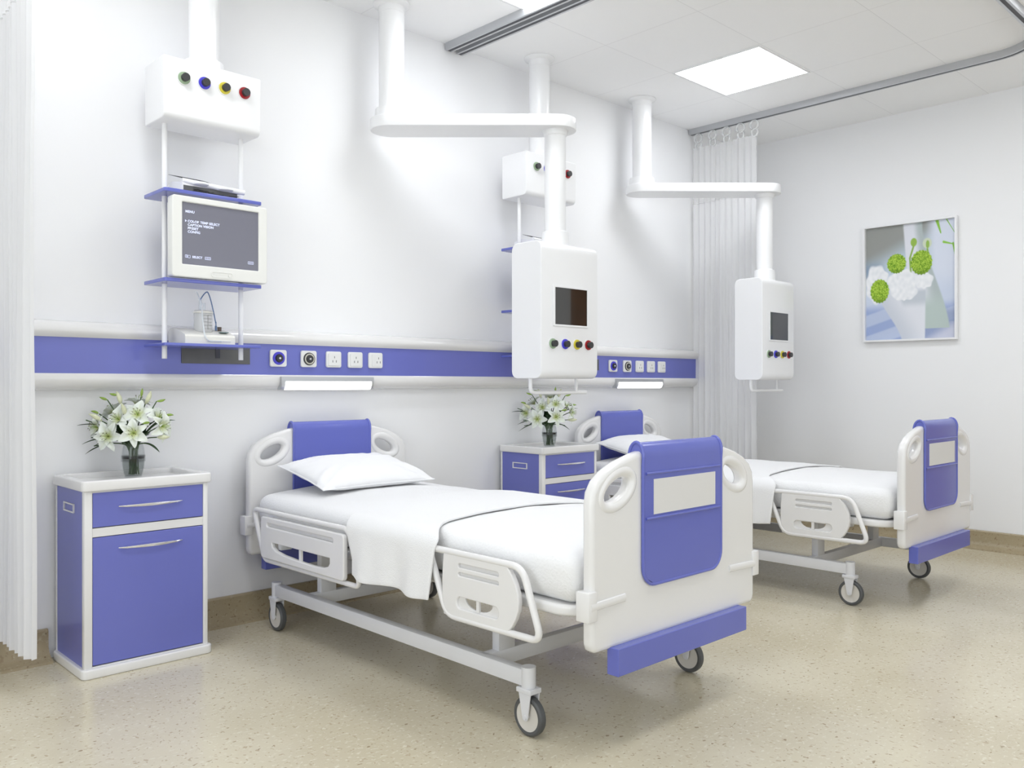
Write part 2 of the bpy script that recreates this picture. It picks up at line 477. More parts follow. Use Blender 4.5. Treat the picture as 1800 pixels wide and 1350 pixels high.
# ------------------------------------------------------------------ curtain tracks
def track_path(x0, x1, yf, r=.28):
    pts = [(x0, YW-.012)]
    n = 10
    for k in range(n+1):
        a = math.radians(180+90*k/n); pts.append((x0+r+r*math.cos(a), yf+r+r*math.sin(a)))
    for k in range(n+1):
        a = math.radians(270+90*k/n); pts.append((x1-r+r*math.cos(a), yf+r+r*math.sin(a)))
    pts.append((x1, YW-.012)); return pts
def sweep_xy(mb, path, prof):
    b = bmesh.new(); n = len(path); rings = []
    for i in range(n):
        a = Vector(path[max(i-1, 0)]); c = Vector(path[min(i+1, n-1)])
        t = (c-a).normalized(); nn = Vector((-t.y, t.x))
        rings.append([b.verts.new((path[i][0]+nn.x*u, path[i][1]+nn.y*u, v)) for u, v in prof])
    m = len(prof)
    for i in range(n-1):
        for k in range(m): b.faces.new((rings[i][k], rings[i][(k+1) % m], rings[i+1][(k+1) % m], rings[i+1][k]))
    b.faces.new(rings[0]); b.faces.new(rings[-1][::-1])
    bmesh.ops.recalc_face_normals(b, faces=b.faces); mb.merge(b)
def track(x0, x1, label):
    t = thing('curtain_track', label, 'curtain track', ((x0+x1)/2, 1.37, HC))
    sh = (-(x0+x1)/2, -1.37)
    path = [(x+sh[0], y+sh[1]) for x, y in track_path(x0, x1, 1.37)]
    h = -.042
    m = MB(); w = .023
    sweep_xy(m, path, [(-w, 0), (w, 0), (w, h), (w*.45, h), (w*.45, h+.018), (-w*.45, h+.018), (-w*.45, h), (-w, h)])
    m.build('rail_profile', M['alu'], t)
    m = MB(); sweep_xy(m, path, [(-w*.45, h+.0015), (w*.45, h+.0015), (w*.45, h+.006), (-w*.45, h+.006)])
    m.build('runner_slot', M['trackslot'], t)  # dark strip filling the slot, its shade put into the colour
    return t
track(.83, 3.115, 'U-shaped aluminium curtain track around the nearer bed, left rail of the double track')
track(3.195, 5.50, 'U-shaped aluminium curtain track with rounded corner around the farther bed')

# ------------------------------------------------------------------ curtains
def curtain(x, y0, y1, zt, zb, zn, label, amp, folds, seed):
    t = thing('curtain', label, 'curtain', (x, (y0+y1)/2, zb))
    L = y1-y0; N = folds*14; r = random.Random(seed)
    ph = [r.uniform(.75, 1.25) for _ in range(folds+2)]
    am = [r.uniform(.6, 1.15) for _ in range(folds+2)]
    cum = [0]
    for p in ph[:folds]: cum.append(cum[-1]+p)
    tot = cum[-1]
    def prof(u):
        s = u*tot; k = 0
        while k < folds-1 and cum[k+1] < s: k += 1
        fr = (s-cum[k])/ph[k]
        return math.sin(2*PI*fr)*am[k]
    def fn(za, zc):
        def f(u, v):
            z = za+(zc-za)*v
            g = .55+.45*(1-(z-zb)/(zt-zb))
            yy = -L/2+L*u+.35*amp*math.sin(2*PI*u*folds*2+.4)*.3
            return (amp*g*prof(u)+.004*math.sin(z*3+u*9), yy, z-zb)
        return f
    MB().grid(fn(zb, zn), N, 24).build('fabric_panel', M['curtain'], t, angle=80)
    MB().grid(fn(zn, zt), N, 6).build('mesh_band', M['netting'], t, angle=80)
    m = MB(); f = fn(zb, zn)
    m.tube([f(i/N, 1.0) for i in range(N+1)], .003, seg=6)
    m.build('band_seam', M['curtain'], t)
    return t
curtain(.86, 3.30, 3.735, 2.9, .14, 2.48, 'white pleated privacy curtain cropped by the left edge of the photo', .022, 9, 3)
curtain(5.497, 3.20, 3.735, 2.88, .14, 2.46, 'sheer white pleated privacy curtain gathered in the far corner', .018, 11, 5)

def hook(y, label, x=5.497, zt=HC-.042):
    t = thing('curtain_hook', label, 'curtain hook', (x, y, zt), group='clear curtain hooks on the far track')
    R_ = .032
    pts = []
    for k in range(22):
        a = math.radians(-60+330*k/21); pts.append((0.0, R_*math.cos(a), -.035+R_*math.sin(a)))
    MB().tube(pts, .0065, seg=8, flat=1.6).build('upper_ring', M['clear2'], t)
    pts = []
    for k in range(18):
        a = math.radians(120+290*k/17); pts.append((0.006, .024*math.cos(a), -.088+.028*math.sin(a)))
    MB().tube(pts, .006, seg=8, flat=1.5).build('lower_ring', M['clear2'], t)
    MB().cyl((0, 0, .012), (0, 0, -.006), .004).build('glider', M['dark'], t)
M['clear2'] = mat('frosted_clear_plastic', (.85, .86, .87), .15, coat=.5, alpha=.6)
hl = ['clear curtain hook nearest the wall corner on the far track', 'second clear curtain hook from the wall on the far track', 'middle one of the five clear hooks on the far track',
      'fourth clear curtain hook from the wall on the far track', 'clear curtain hook farthest right on the far track']
for y, lb in zip((3.69, 3.565, 3.447, 3.33, 3.218), hl): hook(y, lb)

# ------------------------------------------------------------------ wall service rail
t = thing('wall_service_rail', 'long blue wall rail with cream rounded covers above both beds', 'wall rail', (3.2, YW, 1.2))
x0, x1 = .60-3.2, 5.62-3.2
MB().box(x0, x1, -.060, 0, -.060, .092).build('blue_panel', M['blue'], t)
def halfround(z0, z1, d0, d1, n=8):
    pts = [(0, z0), ]
    return pts
top = [(0, .088), (-.064, .088)] + [(-.064-.016*math.sin(a)*1.0 + (.05*(1-math.cos(a)) if False else 0), .088+.055*(k/8)) for k, a in [(k, PI*k/8) for k in range(9)]] + [(-.050, .150), (-.03, .156), (0, .158)]
MB().prism(top, 'x', x0, x1).build('top_cover', M['trim'], t, angle=50)
bot = [(0, -.057), (-.066, -.057), (-.072, -.066), (-.072, -.085), (-.066, -.104), (-.052, -.117), (-.03, -.124), (0, -.126)]
MB().prism(bot, 'x', x0, x1).build('bottom_cover', M['trim'], t, angle=50)

YP = YW-.060
def vent_plate(x, label):
    t = thing('vent_plate', label, 'wall plate', (x, YP, 1.227), group='dark plates on the wall rail')
    MB().box(-.161, .161, -.004, 0, -.036, .036, .001, 1).build('plate', M['vent'], t)
    MB().box(-.006, .014, -.0065, -.004, -.012, .036).build('dark_slot', M['ventdark'], t)
    return t
v0 = vent_plate(1.720, 'dark grey rectangular plate on the blue rail below the nearer equipment rack')
dup(v0, (4.205, YP, 1.227), 'dark grey plate on the blue rail mostly hidden behind the nearer hanging console')

def outlet_base(t):
    me = plate_mesh(rrect(-.043, .043, -.040, .040, .010), [], .012, .003)
    MB_ = MB(); MB_.mesh(me, T(0, -.006, 0) @ MXZ); fixn(MB_).build('faceplate', M['socket'], t)
def gas(x, ring, label, mm):
    t = thing('gas_outlet', label, 'gas outlet', (x, YP, 1.222))
    outlet_base(t)
    MB().cyl((0, -.012, 0), (0, -.017, 0), .031, .030, 32).build('coloured_ring', M[ring], t)
    if mm: MB().cyl((0, -.017, 0), (0, -.0185, 0), .026, .026, 32).build('inner_ring', M[mm], t)
    m = MB().cyl((0, -.0185 if mm else -.017, 0), (0, -.026, 0), .020, .017, 32); m.build('black_centre', M['dark'], t)
    MB().cyl((0, -.026, 0), (0, -.0275, 0), .006, .005, 16).build('metal_pin', M['chrome'], t)
    return t
def socket(x, label, kind=0):
    t = thing('wall_socket', label, 'power socket', (x, YP, 1.222))
    outlet_base(t)
    dx = .010 if kind else 0
    me = plate_mesh(rrect(-.033+dx*.8, .033, -.031, .031, .004), [], .005, .001)
    mb = MB(); mb.mesh(me, T(0, -.0135, 0) @ MXZ); fixn(mb).build('insert', M['socket'], t)
    s = MB(); dx = .014 if kind else 0
    s.box(dx-.0015, dx+.0015, -.0168, -.0155, .006, .016)
    s.box(dx-.0115, dx-.0085, -.0168, -.0155, -.015, -.004); s.box(dx+.0085, dx+.0115, -.0168, -.0155, -.015, -.004)
    s.build('pin_slots', M['slotgrey'], t)
    return t
for k, (dx, near) in enumerate(((0, 'nearer'), (2.485, 'farther'))):
    ctx = 'above the %s bed' % near
    gas(2.022+dx, 'blue_ring', 'round outlet with bright blue ring on the rail '+ctx, None)
    gas(2.185+dx*.996, 'dark', 'round outlet with cream ring and dark rim on the rail '+ctx, 'cream_ring')
    socket(2.326+dx*.995, 'white power socket leftmost of the three '+ctx)
    socket(2.453+dx*.996, 'white power socket in the middle of the three '+ctx)
    socket(2.577+dx*.997, 'white power socket with off-centre slots, rightmost of three '+ctx, 1)

def bed_lamp(x, label):
    t = thing('bed_lamp', label, 'reading lamp', (x, YW-.072, 1.10))
    hw = .262
    pr = [(.02, .035), (-.016, .035), (-.018, .025), (-.018, -.004), (-.010, -.020), (.004, -.028), (.02, -.028)]
    MB().prism(pr, 'x', -hw, hw).build('housing', M['alu'], t, angle=50)
    pr = [(-.0185, .013), (-.0215, .010), (-.0225, -.003), (-.014, -.021), (-.004, -.029), (-.003, -.026), (-.010, -.019), (-.0185, -.004)]
    MB().prism(pr, 'x', -hw+.022, hw-.016).build('lamp_diffuser', M['lampdiff'], t, angle=50)
    return t
b0 = bed_lamp(2.290, 'lit white strip lamp under the blue rail above the nearer bed')
dup(b0, (4.785, YW-.072, 1.10), 'lit white strip lamp under the blue rail above the farther bed')

# ------------------------------------------------------------------ ceiling-hung equipment
def console_knobs(parent, xs, z, y, r=.0255):
    for x, rg in zip(xs, ('green_ring', 'blue_ring', 'yellow_ring', 'red_ring')):
        m = MB(); m.mi = 0; m.cyl((x, y, z), (x, y-.003, z), r*1.16, r*1.16, 28)
        m.mi = 1; m.cyl((x, y-.003, z), (x, y-.008, z), r, r*.96, 28)
        m.mi = 2; m.cyl((x, y-.008, z), (x, y-.026, z), r*.60, r*.64, 20)
        o = m.build('gas_connector', [M['pendant'], M[rg], M['dark']], parent)
        o['label'] = {'green_ring': 'black connector on a sage green ring', 'blue_ring': 'black connector on a blue ring', 'yellow_ring': 'black connector on a yellow ring', 'red_ring': 'black connector on a dark red ring'}[rg]

def flange(mb, x, y, z, r):
    mb.lathe([(r*1.0, 0), (r*1.45, 0), (r*1.45, -.006), (r*1.38, -.012), (r*1.05, -.02), (r*1.02, -.05), (r*.98, -.052)], 36, T(x, y, z))

def make_rack(label, loc):
    t = thing('equipment_rack', label, 'equipment rack', loc)       # loc: under the column at bottom pole height
    zb = loc[2]
    m = MB(); m.cyl((0, 0, 2.43-zb), (0, 0, HC-zb-.001), .062, .062, 40); m.lathe([(.062, .045), (.080, .040), (.084, .006), (.084, 0), (.06, 0)], 40, T(0, 0, 2.428-zb)); flange(m, 0, 0, HC-zb-.0005, .062)
    m.build('ceiling_column', M['pendant'], t)
    # head console: side panels + body with rounded front lower edge
    me = plate_mesh(smooth_corner([( -.10, 2.178), (.10, 2.178), (.10, 2.428), (-.10, 2.428)], [.03, .01, .01, .006]), [], .420, .004)
    m = MB(); m.mesh(me, T(0, 0, -zb) @ MYZ); con = fixn(m).build('console', M['pendant'], t, angle=40)
    console_knobs(con, (-.129, -.043, .045, .134), 2.349-zb, -.10)
    for s in (-1, 1):
        m = MB().cyl((s*.168, 0, 1.205-zb), (s*.168, 0, 2.182-zb), .0105, .0105, 20); m.build('pole', M['pendant'], t)
    for z, d in ((1.884, .015), (1.522, .015), (1.261, .012)):
        me = plate_mesh(rrect(-.212, .212, -.112, .112, .012), [], d, .002)
        m = MB(); m.mesh(me, T(0, 0, z-zb)); fixn(m).build('shelf', M['blueplastic'], t)
    return t
def smooth_corner(pts, rs, n=6):
    out = []
    N = len(pts)
    for i in range(N):
        a = Vector(pts[i-1]); b_ = Vector(pts[i]); c = Vector(pts[(i+1) % N]); r = rs[i]
        p = b_+(a-b_).normalized()*r; q = b_+(c-b_).normalized()*r
        for k in range(n+1):
            u = k/n; w = p*(1-u)**2*1+b_*2*u*(1-u)+q*u*u; out.append((w.x, w.y))
    return out
RK = [(1.592, 3.555), (3.645, 3.555)]
ra = make_rack('white ceiling-hung rack with blue shelves above the nearer cabinet', (RK[0][0], RK[0][1], 1.205))
rb = dup(ra, (RK[1][0], RK[1][1], 1.205), 'white ceiling-hung rack with blue shelves behind the nearer hanging console')

# monitor on the middle shelf
def text_mesh(s, size, x, z):
    cu = bpy.data.curves.new('txt', 'FONT'); cu.body = s; cu.size = size; cu.extrude = .0002; cu.offset = .0005; cu.space_character = 1.05
    o = bpy.data.objects.new('txto', cu); COL.objects.link(o)
    dg = C.evaluated_depsgraph_get(); dg.update()
    me = bpy.data.meshes.new_from_object(o.evaluated_get(dg)); bpy.data.objects.remove(o); bpy.data.curves.remove(cu)
    return me
def make_monitor(loc, label):
    t = thing('monitor', label, 'monitor', loc)     # origin: bottom centre, z=1.529
    z0 = 1.532
    def R(a, b_, c, d): return (a, b_, c-z0, d-z0)
    me = plate_mesh(rrect(-.208, .208, 0.004, .334, .012), [rrect(-.166, .168, .057, .309, .002, 1)], .050, .005, 3)
    m = MB(); m.mesh(me, T(0, -.103, 0) @ MXZ); fixn(m).build('screen_bezel', M['screenframe'], t)
    MB().box(-.19, .19, -.080, -.035, .03, .31, .012).build('back_housing', M['screenframe'], t)
    sc = MB().box(-.168, .170, -.121, -.118, .055, .311).build('screen', M['monitor'], t)
    # lettering, one part per line
    y = -.1214
    mx = lambda x, z: Matrix(((1, 0, 0, x), (0, 0, -1, y), (0, 1, 0, z), (0, 0, 0, 1)))
    for s, sz, x, z in (('MENU', .0135, -.152, .268), ('COLOR TEMP SELECT', .0135, -.142, .229), ('CAPTION VISION', .0135, -.142, .2145),
                        ('PRESET', .0135, -.142, .2005), ('CONFIG', .0135, -.142, .1865), ('SELECT', .0125, -.123, .085)):
        m = MB(); m.mesh(text_mesh(s, sz, 0, 0), mx(x, z)); m.build('menu_line', M['text'], sc)
    m = MB(); b_ = bmesh.new(); vs = [b_.verts.new(p) for p in ((-.153, y-.0002, .2285), (-.153, y-.0002, .239), (-.1455, y-.0002, .2338))]; b_.faces.new(vs); m.merge(b_)
    m.build('menu_cursor', M['text'], sc)
    for xa, xb, zz in ((-.152, -.143, .090), (-.141, -.132, .089), (-.069, -.045, .089), (.121, .146, .089)):
        m = MB()
        m.box(xa, xb, y-.0004, y, zz+.0045, zz+.0058); m.box(xa, xb, y-.0004, y, zz-.0058, zz-.0045)
        k = int((xb-xa)/.0045)
        for i in range(k+1):
            xx = xa+(xb-xa)*i/k; m.box(xx-.0007, xx+.0007, y-.0004, y, zz-.005, zz+.005)
        m.build('key_symbol', M['text'], sc)
    me = plate_mesh(rrect(-.045, .048, .013, .036, .008), [rrect(-.043, .046, .015, .034, .007)], .003, .0)
    m = MB(); m.mesh(me, T(0, -.1285, 0) @ MXZ)
    m.cyl((.034, -.128, .0245), (.034, -.131, .0245), .0065); m.box(-.034, -.018, -.1295, -.128, .024, .0255); m.box(-.008, .008, -.1295, -.128, .024, .0255)
    fixn(m).build('control_pad', M['screenframe'], t)
    return t
mon = make_monitor((RK[0][0]+.020, RK[0][1], 1.5305), 'ivory monitor showing a grey menu on the nearer rack')
dup(mon, (RK[1][0]+.012, RK[1][1], 1.5305), 'ivory monitor on the farther rack hidden by the hanging console')

def make_recorder(loc, label):
    t = thing('ultrasound_recorder', label, 'medical device', loc)
    MB().prism([(-.075, 0), (.085, 0), (.085, .044), (.03, .058), (-.075, .040)], 'x', -.125, .118).build('body', M['pendant'], t, angle=30)
    m = MB().box(-.120, .113, -.0775, -.0745, .002, .028); 
    m.build('front_grille', M['vent'], t)
    r = random.Random(4); m = MB()
    for k in range(9):
        a = r.uniform(-.09, .09); pts = [(a+q*.022*r.choice((-1, 1)), -.079-.002*(q % 2), .006+.012*r.random()) for q in range(3)]
        m.tube(pts, .0012, seg=6)
    m.build('cable', M['dark'], t)
    MB().tube([(-.122, -.066, .047), (-.04, -.076, .042), (.04, -.080, .037), (.142, -.084, .034)], .0115, seg=16).build('front_handle', M['pendant'], t)
    for x, z in ((-.052, .040), (.056, .034)):
        MB().lathe([(0, .006), (.024, .006), (.031, .002), (.031, -.004), (.026, -.007), (0, -.007)], 28, T(x, -.088, z)).build('dial', M['pendant'], t)
    MB().tube([(-.160, -.02, .073), (-.10, -.03, .068), (-.02, -.045, .062), (.02, -.05, .056)], .0025, seg=8, radii=[.0006, .003, .003, .001]).build('stylus', M['dark'], t)
    return t
rc = make_recorder((RK[0][0], RK[0][1], 1.8915), 'white instrument with dark front on the top shelf of the nearer rack')
dup(rc, (RK[1][0], RK[1][1], 1.8915), 'white instrument on the top shelf of the farther rack')

def make_suction(loc, label):
    t = thing('suction_pump', label, 'medical device', loc)
    # shell: rounded wedge in YZ, extruded in X
    pr = [(-.085, 0), (-.085, .030), (-.080, .038), (-.04, .052), (.0, .064), (.045, .070), (.07, .066), (.085, .05), (.085, 0)]
    m = MB().prism(pr, 'x', -.112, .105); m.build('shell', M['ivory'], t, angle=30)
    MB().box(-.02, .085, -.088, -.085, .012, .016, .001, 1).build('front_lip', M['screenframe'], t)
    j = (-.005, -.015)
    m = MB(); m.lathe([(.036, 0), (.038, .004), (.039, .085), (.037, .085), (.036, .004)], 32, T(j[0], j[1], .050)); jar = m.build('collection_jar', M['clear'], t)
    m = MB()
    for k in range(5):
        pts = [(j[0]+.0395*math.cos(a), j[1]+.0395*math.sin(a), .066+k*.014) for a in [math.radians(-115+8*q) for q in range(9)]]
        m.tube(pts, .0006, seg=5)
    m.tube([(j[0]+.0395*math.cos(math.radians(-85)), j[1]+.0395*math.sin(math.radians(-85)), z) for z in (.062, .124)], .0006, seg=5)
    m.build('graduation_marks', M['slotgrey'], jar)
    MB().lathe([(0, .012), (.034, .012), (.041, .006), (.041, 0), (0, 0)], 32, T(j[0], j[1], .133)).build('jar_lid', M['ivory'], t)
    m = MB(); m.cyl((j[0]-.012, j[1], .145), (j[0]-.012, j[1], .19), .006); m.cyl((j[0], j[1]-.01, .145), (j[0], j[1]-.01, .176), .005)
    m.build('jar_nozzle', M['tube_clear'], t)
    pts = []
    for k in range(21):
        a = PI*k/20; u = k/20
        pts.append((-.017+.068*u*1.0, -.015, .19+.036*math.sin(a)-.11*max(0, u-.45)**1.3*1.9))
    pts.append((.052, -.015, .10)); pts.append((.052, -.015, .068))
    MB().tube(pts, .0025, seg=8).build('arched_tube', M['tube_blue'], t)
    MB().tube([(-.035, -.02, .222), (-.03, -.03, .20), (-.031, -.062, .15), (-.032, -.075, .08), (-.03, -.09, .03), (-.015, -.093, .012), (.04, -.093, .012)], .003, seg=8, corner=.02).build('hanging_tube', M['tube_clear'], t)
    MB().cyl((.052, -.015, .062), (.052, -.015, .082), .0045).build('tube_plug', M['tube_blue'], t)
    MB().box(.052, .085, -.066, -.040, .0, .003).build('display', M['lcd'], t).matrix_local = T(0, 0, .055) @ Matrix.Rotation(math.radians(0), 4, 'X') @ T(0, .0, -.0045)
    MB().cyl((.070, -.01, .060), (.070, -.01, .078), .008, .009).build('knob', M['knobbrown'], t)
    return t
sp = make_suction((RK[0][0]-.005, RK[0][1]+.0, 1.2675), 'ivory suction pump with clear jar and blue tube on the lowest rack shelf')
sp2 = dup(sp, (RK[1][0]-.005, RK[1][1], 1.2675), 'ivory suction pump on the lowest shelf of the farther rack')

def make_pendant(label, loc, rz):
    """origin at the upper column axis on the ceiling; local +x runs along the arm"""
    t = thing('hanging_console', label, 'medical pendant', loc, rz)
    L = .832
    m = MB(); m.cyl((0, 0, 2.48-HC), (0, 0, -.001), .0645, .0645, 40); flange(m, 0, 0, -.0005, .0645)
    m.lathe([(.0645, .050), (.082, .046), (.086, .006), (.086, -.01)], 40, T(0, 0, 2.445-HC)); m.build('upper_column', M['pendant'], t)
    out = []
    R_ = .107
    for k in range(25): a = math.radians(90+180*k/24); out.append((R_*math.cos(a), R_*math.sin(a)))
    for k in range(25): a = math.radians(-90+180*k/24); out.append((L+R_*math.cos(a), R_*math.sin(a)))
    me = plate_mesh(out, [], .058, .004, 2); m = MB(); m.mesh(me, T(0, 0, 2.413-HC)); fixn(m).build('swing_arm', M['pendant'], t, angle=30)
    m = MB(); m.cyl((L, 0, 1.83-HC), (L, 0, 2.385-HC), .0535, .0535, 40)
    m.lathe([(.052, -.03), (.060, -.024), (.066, -.004), (.066, 0)], 40, T(L, 0, 2.385-HC))
    m.lathe([(.052, .075), (.068, .068), (.071, .01), (.071, -.02)], 40, T(L, 0, 1.80-HC)); m.build('lower_column', M['pendant'], t)
    # console is square to the wall, so turn it back
    piv = Matrix.Translation((L, 0, 0)) @ Matrix.Rotation(-rz, 4, 'Z')
    def put(o, par=None):
        if par is None: o.matrix_local = piv
        return o
    z0, z1 = 1.127-HC, 1.800-HC
    sd = smooth_corner([(-.103, z0), (.103, z0), (.103, z1), (-.103, z1)], [.045]*4, 8)
    me = plate_mesh(sd, [], .418, .004, 2); m = MB(); m.mesh(me, MYZ); con = put(fixn(m).build('console', M['pendant'], t, angle=40))
    console_knobs(con, (-.130, -.041, .047, .133), 1.298-HC, -.103)
    me = plate_mesh(rrect(-.127, .131, 1.385-HC, 1.586-HC, .004, 2), [rrect(-.114, .124, 1.394-HC, 1.576-HC, .001, 1)], .006, .001)
    m = MB(); m.mesh(me, T(0, -.106, 0) @ MXZ); fixn(m).build('screen_surround', M['pendant'], con)
    MB().box(-.116, .126, -.1055, -.103, 1.392-HC, 1.578-HC).build('screen', M['black'], con)
    m = MB(); zr = 1.057-HC
    m.tube([(-.178, 0, z0+.01), (-.178, 0, zr), (.235, 0, zr)], .010, corner=.03, seg=14)
    m.tube([(.160, 0, z0+.01), (.160, 0, zr)], .009, seg=14)
    put(m.build('hanging_rail', M['pendant'], t))
    return t
RZ = -math.radians(90-46.117)
make_pendant('white hanging console with dark screen on a swing arm, nearer to the camera', (2.583, 3.569, HC), RZ)
make_pendant('white hanging console on a swing arm beside the far corner curtain', (4.670, 3.584, HC), RZ)

# ------------------------------------------------------------------ bedside cabinets
def make_cabinet(loc, label):
    """origin: front-left foot corner at floor; x to the right, y towards the wall"""
    t = thing('bedside_cabinet', label, 'cabinet', loc)
    W, D = .476, .345
    me = plate_mesh(rrect(-.012, W+.014, -.018, D+.004, .022), [], .036, .006); m = MB(); m.mesh(me, T(0, 0, .018)); fixn(m).build('plinth', M['plastic'], t)
    m = MB()
    for x in (0, W-.020):
        m.box(x, x+(.030 if x == 0 else .020), 0, .028, .034, .70, .004)
        m.box(x if x == 0 else x+.008, (x+.012) if x == 0 else x+.020, D-.012, D, .034, .70, .002)
    m.box(.026, W-.018, .004, .03, .525, .558); m.box(.026, W-.018, .004, .03, .690, .70)
    m.box(.026, W-.018, .004, .03, .034, .040)
    m.build('corner_posts', M['plastic'], t)
    MB().box(.004, W-.004, .02, D-.002, .036, .698).build('side_panels', M['blue'], t)
    MB().box(.028, W-.019, .0185, .0199, .038, .696).build('shadow_gap', M['drawergap'], t)  # near-black sheet behind the fronts, painting the shade in their gaps
    d = MB().box(.031, W-.021, .002, .018, .561, .691, .0012, 1).build('drawer', M['blue'], t)
    def handle(z):
        n = 14; pts = [(.122+.244*k/n, -.006-.022*math.sin(PI*k/n)**.6, z) for k in range(n+1)]
        m = MB().tube(pts, .005, seg=10, radii=[.0022+.0042*math.sin(PI*k/n)**.8 for k in range(n+1)])
        for x in (.150, .340): m.cyl((x, -.020, z), (x, .003, z), .004, .004, 12)
        return m
    handle(.634).build('drawer_handle', M['chrome'], d)
    o = MB().box(.031, W-.021, .002, .018, .044, .522, .0012, 1).build('door', M['blue'], t)
    handle(.476).build('door_handle', M['chrome'], o)
    # side grip
    me = plate_mesh([(.122, .606), (.242, .606), (.242, .641), (.122, .641)], [[(.128, .611), (.236, .611), (.236, .636), (.128, .636)]], .006, 0)
    m = MB(); m.mesh(me, T(.0015, 0, 0) @ MYZ); fixn(m).build('side_grip', M['plastic'], t)
    # tray top
    x0, x1, y0, y1 = -.012, W+.012, -.018, D+.006
    me = plate_mesh(rrect(x0, x1, y0, y1, .020), [rrect(x0+.035, x1-.035, y0+.035, y1-.030, .012)], .040, .007, 3)
    m = MB(); m.mesh(me, T(0, 0, .718)); m.box(x0+.03, x1-.03, y0+.03, y1-.025, .700, .717)
    fixn(m).build('tray_top', M['plastic'], t)
    return t
cab = make_cabinet((1.064, 3.40, 0), 'blue bedside cabinet with white tray top, nearest to the camera')
cab2 = dup(cab, (3.508, 3.40, 0), 'blue bedside cabinet between the two beds, partly hidden by the nearer one')

# ------------------------------------------------------------------ vases and lilies
def make_vase(loc, label):
    t = thing('glass_vase', label, 'vase', loc)
    pr_o = [(.030, 0), (.034, .006), (.040, .035), (.044, .07), (.0445, .09), (.042, .115), (.036, .142)]
    pr_i = [(r-.0025, z) for r, z in pr_o[::-1]][:-1]+[(.030, .008), (0, .008)]
    MB().lathe([(0, 0)]+pr_o+pr_i, 40).build('glass_body', M['vaseglass'], t)
    MB().lathe([(0, .010), (.031, .010), (.037, .035), (.0412, .07), (.0417, .088), (0, .088)], 36).build('water', M['water'], t)
    MB().lathe([(.0448, .066), (.0462, .068), (.0462, .090), (.0448, .092), (.0445, .079)], 40).build('glass_band', M['vaseglass'], t)
    return t
def petal_grid(L, W, curl, cup):
    def f(u, v):
        w = W*math.sin(PI*min(1, .10+.86*u))**.75*(1-.25*u) if u < 1 else 0
        if u > .97: w = 0.0004
        s = (v-.5)*2
        x = s*w
        ang = curl*(u**1.6)
        out = L*(u*.62+.38*u*math.sin(ang)/max(.3, 1)*1.0)
        zz = L*(.62*u-.75*u*u*curl*.55)
        zz += cup*abs(s)**1.6*w*(1-.3*u)
        zz += .0035*math.sin(u*9+s*3)*abs(s)
        return Vector((x, out, zz))
    return f
WHITE = (.80, .84, .78); GREENY = (.50, .56, .17)
def flower_mesh(seed, openness):
    r = random.Random(seed); b = bmesh.new(); cl = b.loops.layers.float_color.new('Col')
    for k in range(6):
        a = 2*PI*k/6+r.uniform(-.1, .1); wide = .0235 if k % 2 else .018
        f = petal_grid(.068*r.uniform(.92, 1.05), wide, openness*r.uniform(.85, 1.2), .55)
        Rm = Matrix.Rotation(a, 3, 'Z'); nu, nv = 12, 6
        V = [[b.verts.new(Rm @ f(i/nu, j/nv)) for j in range(nv+1)] for i in range(nu+1)]
        for i in range(nu):
            for j in range(nv):
                fc = b.faces.new((V[i][j], V[i+1][j], V[i+1][j+1], V[i][j+1])); fc.smooth = True
                for lp, (ii, jj) in zip(fc.loops, ((i, j), (i+1, j), (i+1, j+1), (i, j+1))):
                    g = max(0, 1-ii/nu*2.0)*.95; mid = max(0, 1-abs(jj/nv-.5)*5)*max(0, 1-ii/nu)*.5
                    g = min(1, g+mid)
                    lp[cl] = tuple(WHITE[q]*(1-g)+GREENY[q]*g for q in range(3))+(1,)
    me = bpy.data.meshes.new('flower'); b.to_mesh(me); b.free(); me.materials.append(M['petal']); return me
def stamen_mesh(seed):
    r = random.Random(seed); m = MB(); m.mi = 0
    for k in range(6):
        a = 2*PI*k/6+.5; tip = Vector((.014*math.cos(a), .014*math.sin(a), .040+r.uniform(-.003, .003)))
        m.mi = 0; m.tube([(0, 0, .004), (tip.x*.45, tip.y*.45, .022), tip], .0006, seg=5)
        m.mi = 1; m.tube([tip+Vector((-.003, 0, 0)), tip+Vector((.003, 0, .001))], .0011, seg=6)
    m.mi = 0; m.tube([(0, 0, .0), (0, 0, .046)], .0011, seg=6)
    return m
def bud_mb(L, R_):
    n = 12; return MB().tube([(0, .004*math.sin(2.5*k/n), L*k/n) for k in range(n+1)], R_, seg=10, radii=[max(.0006, R_*(math.sin(PI*(.08+.88*(k/n)))**.9)) for k in range(n+1)])
Rv = Vector((math.sin(math.radians(46.117)), -math.cos(math.radians(46.117)), 0))   # room direction seen as "right"
Fv = Vector((-math.cos(math.radians(46.117)), -math.sin(math.radians(46.117)), 0))  # towards the room
fl_cache = [flower_mesh(s, o) for s, o in ((1, 1.0), (2, 1.15), (3, .85))]
def leaf(mb, p0, d, L, W, droop):
    d = d.normalized(); side = d.cross(Vector((0, 0, 1))).normalized()
    def f(u, v):
        w = W*math.sin(PI*(.06+.92*u))**.8
        c = p0+d*L*u+Vector((0, 0, -droop*u*u*L))
        s = (v-.5)*2
        return c+side*s*w+Vector((0, 0, abs(s)*w*.5))
    mb.grid(f, 10, 4)
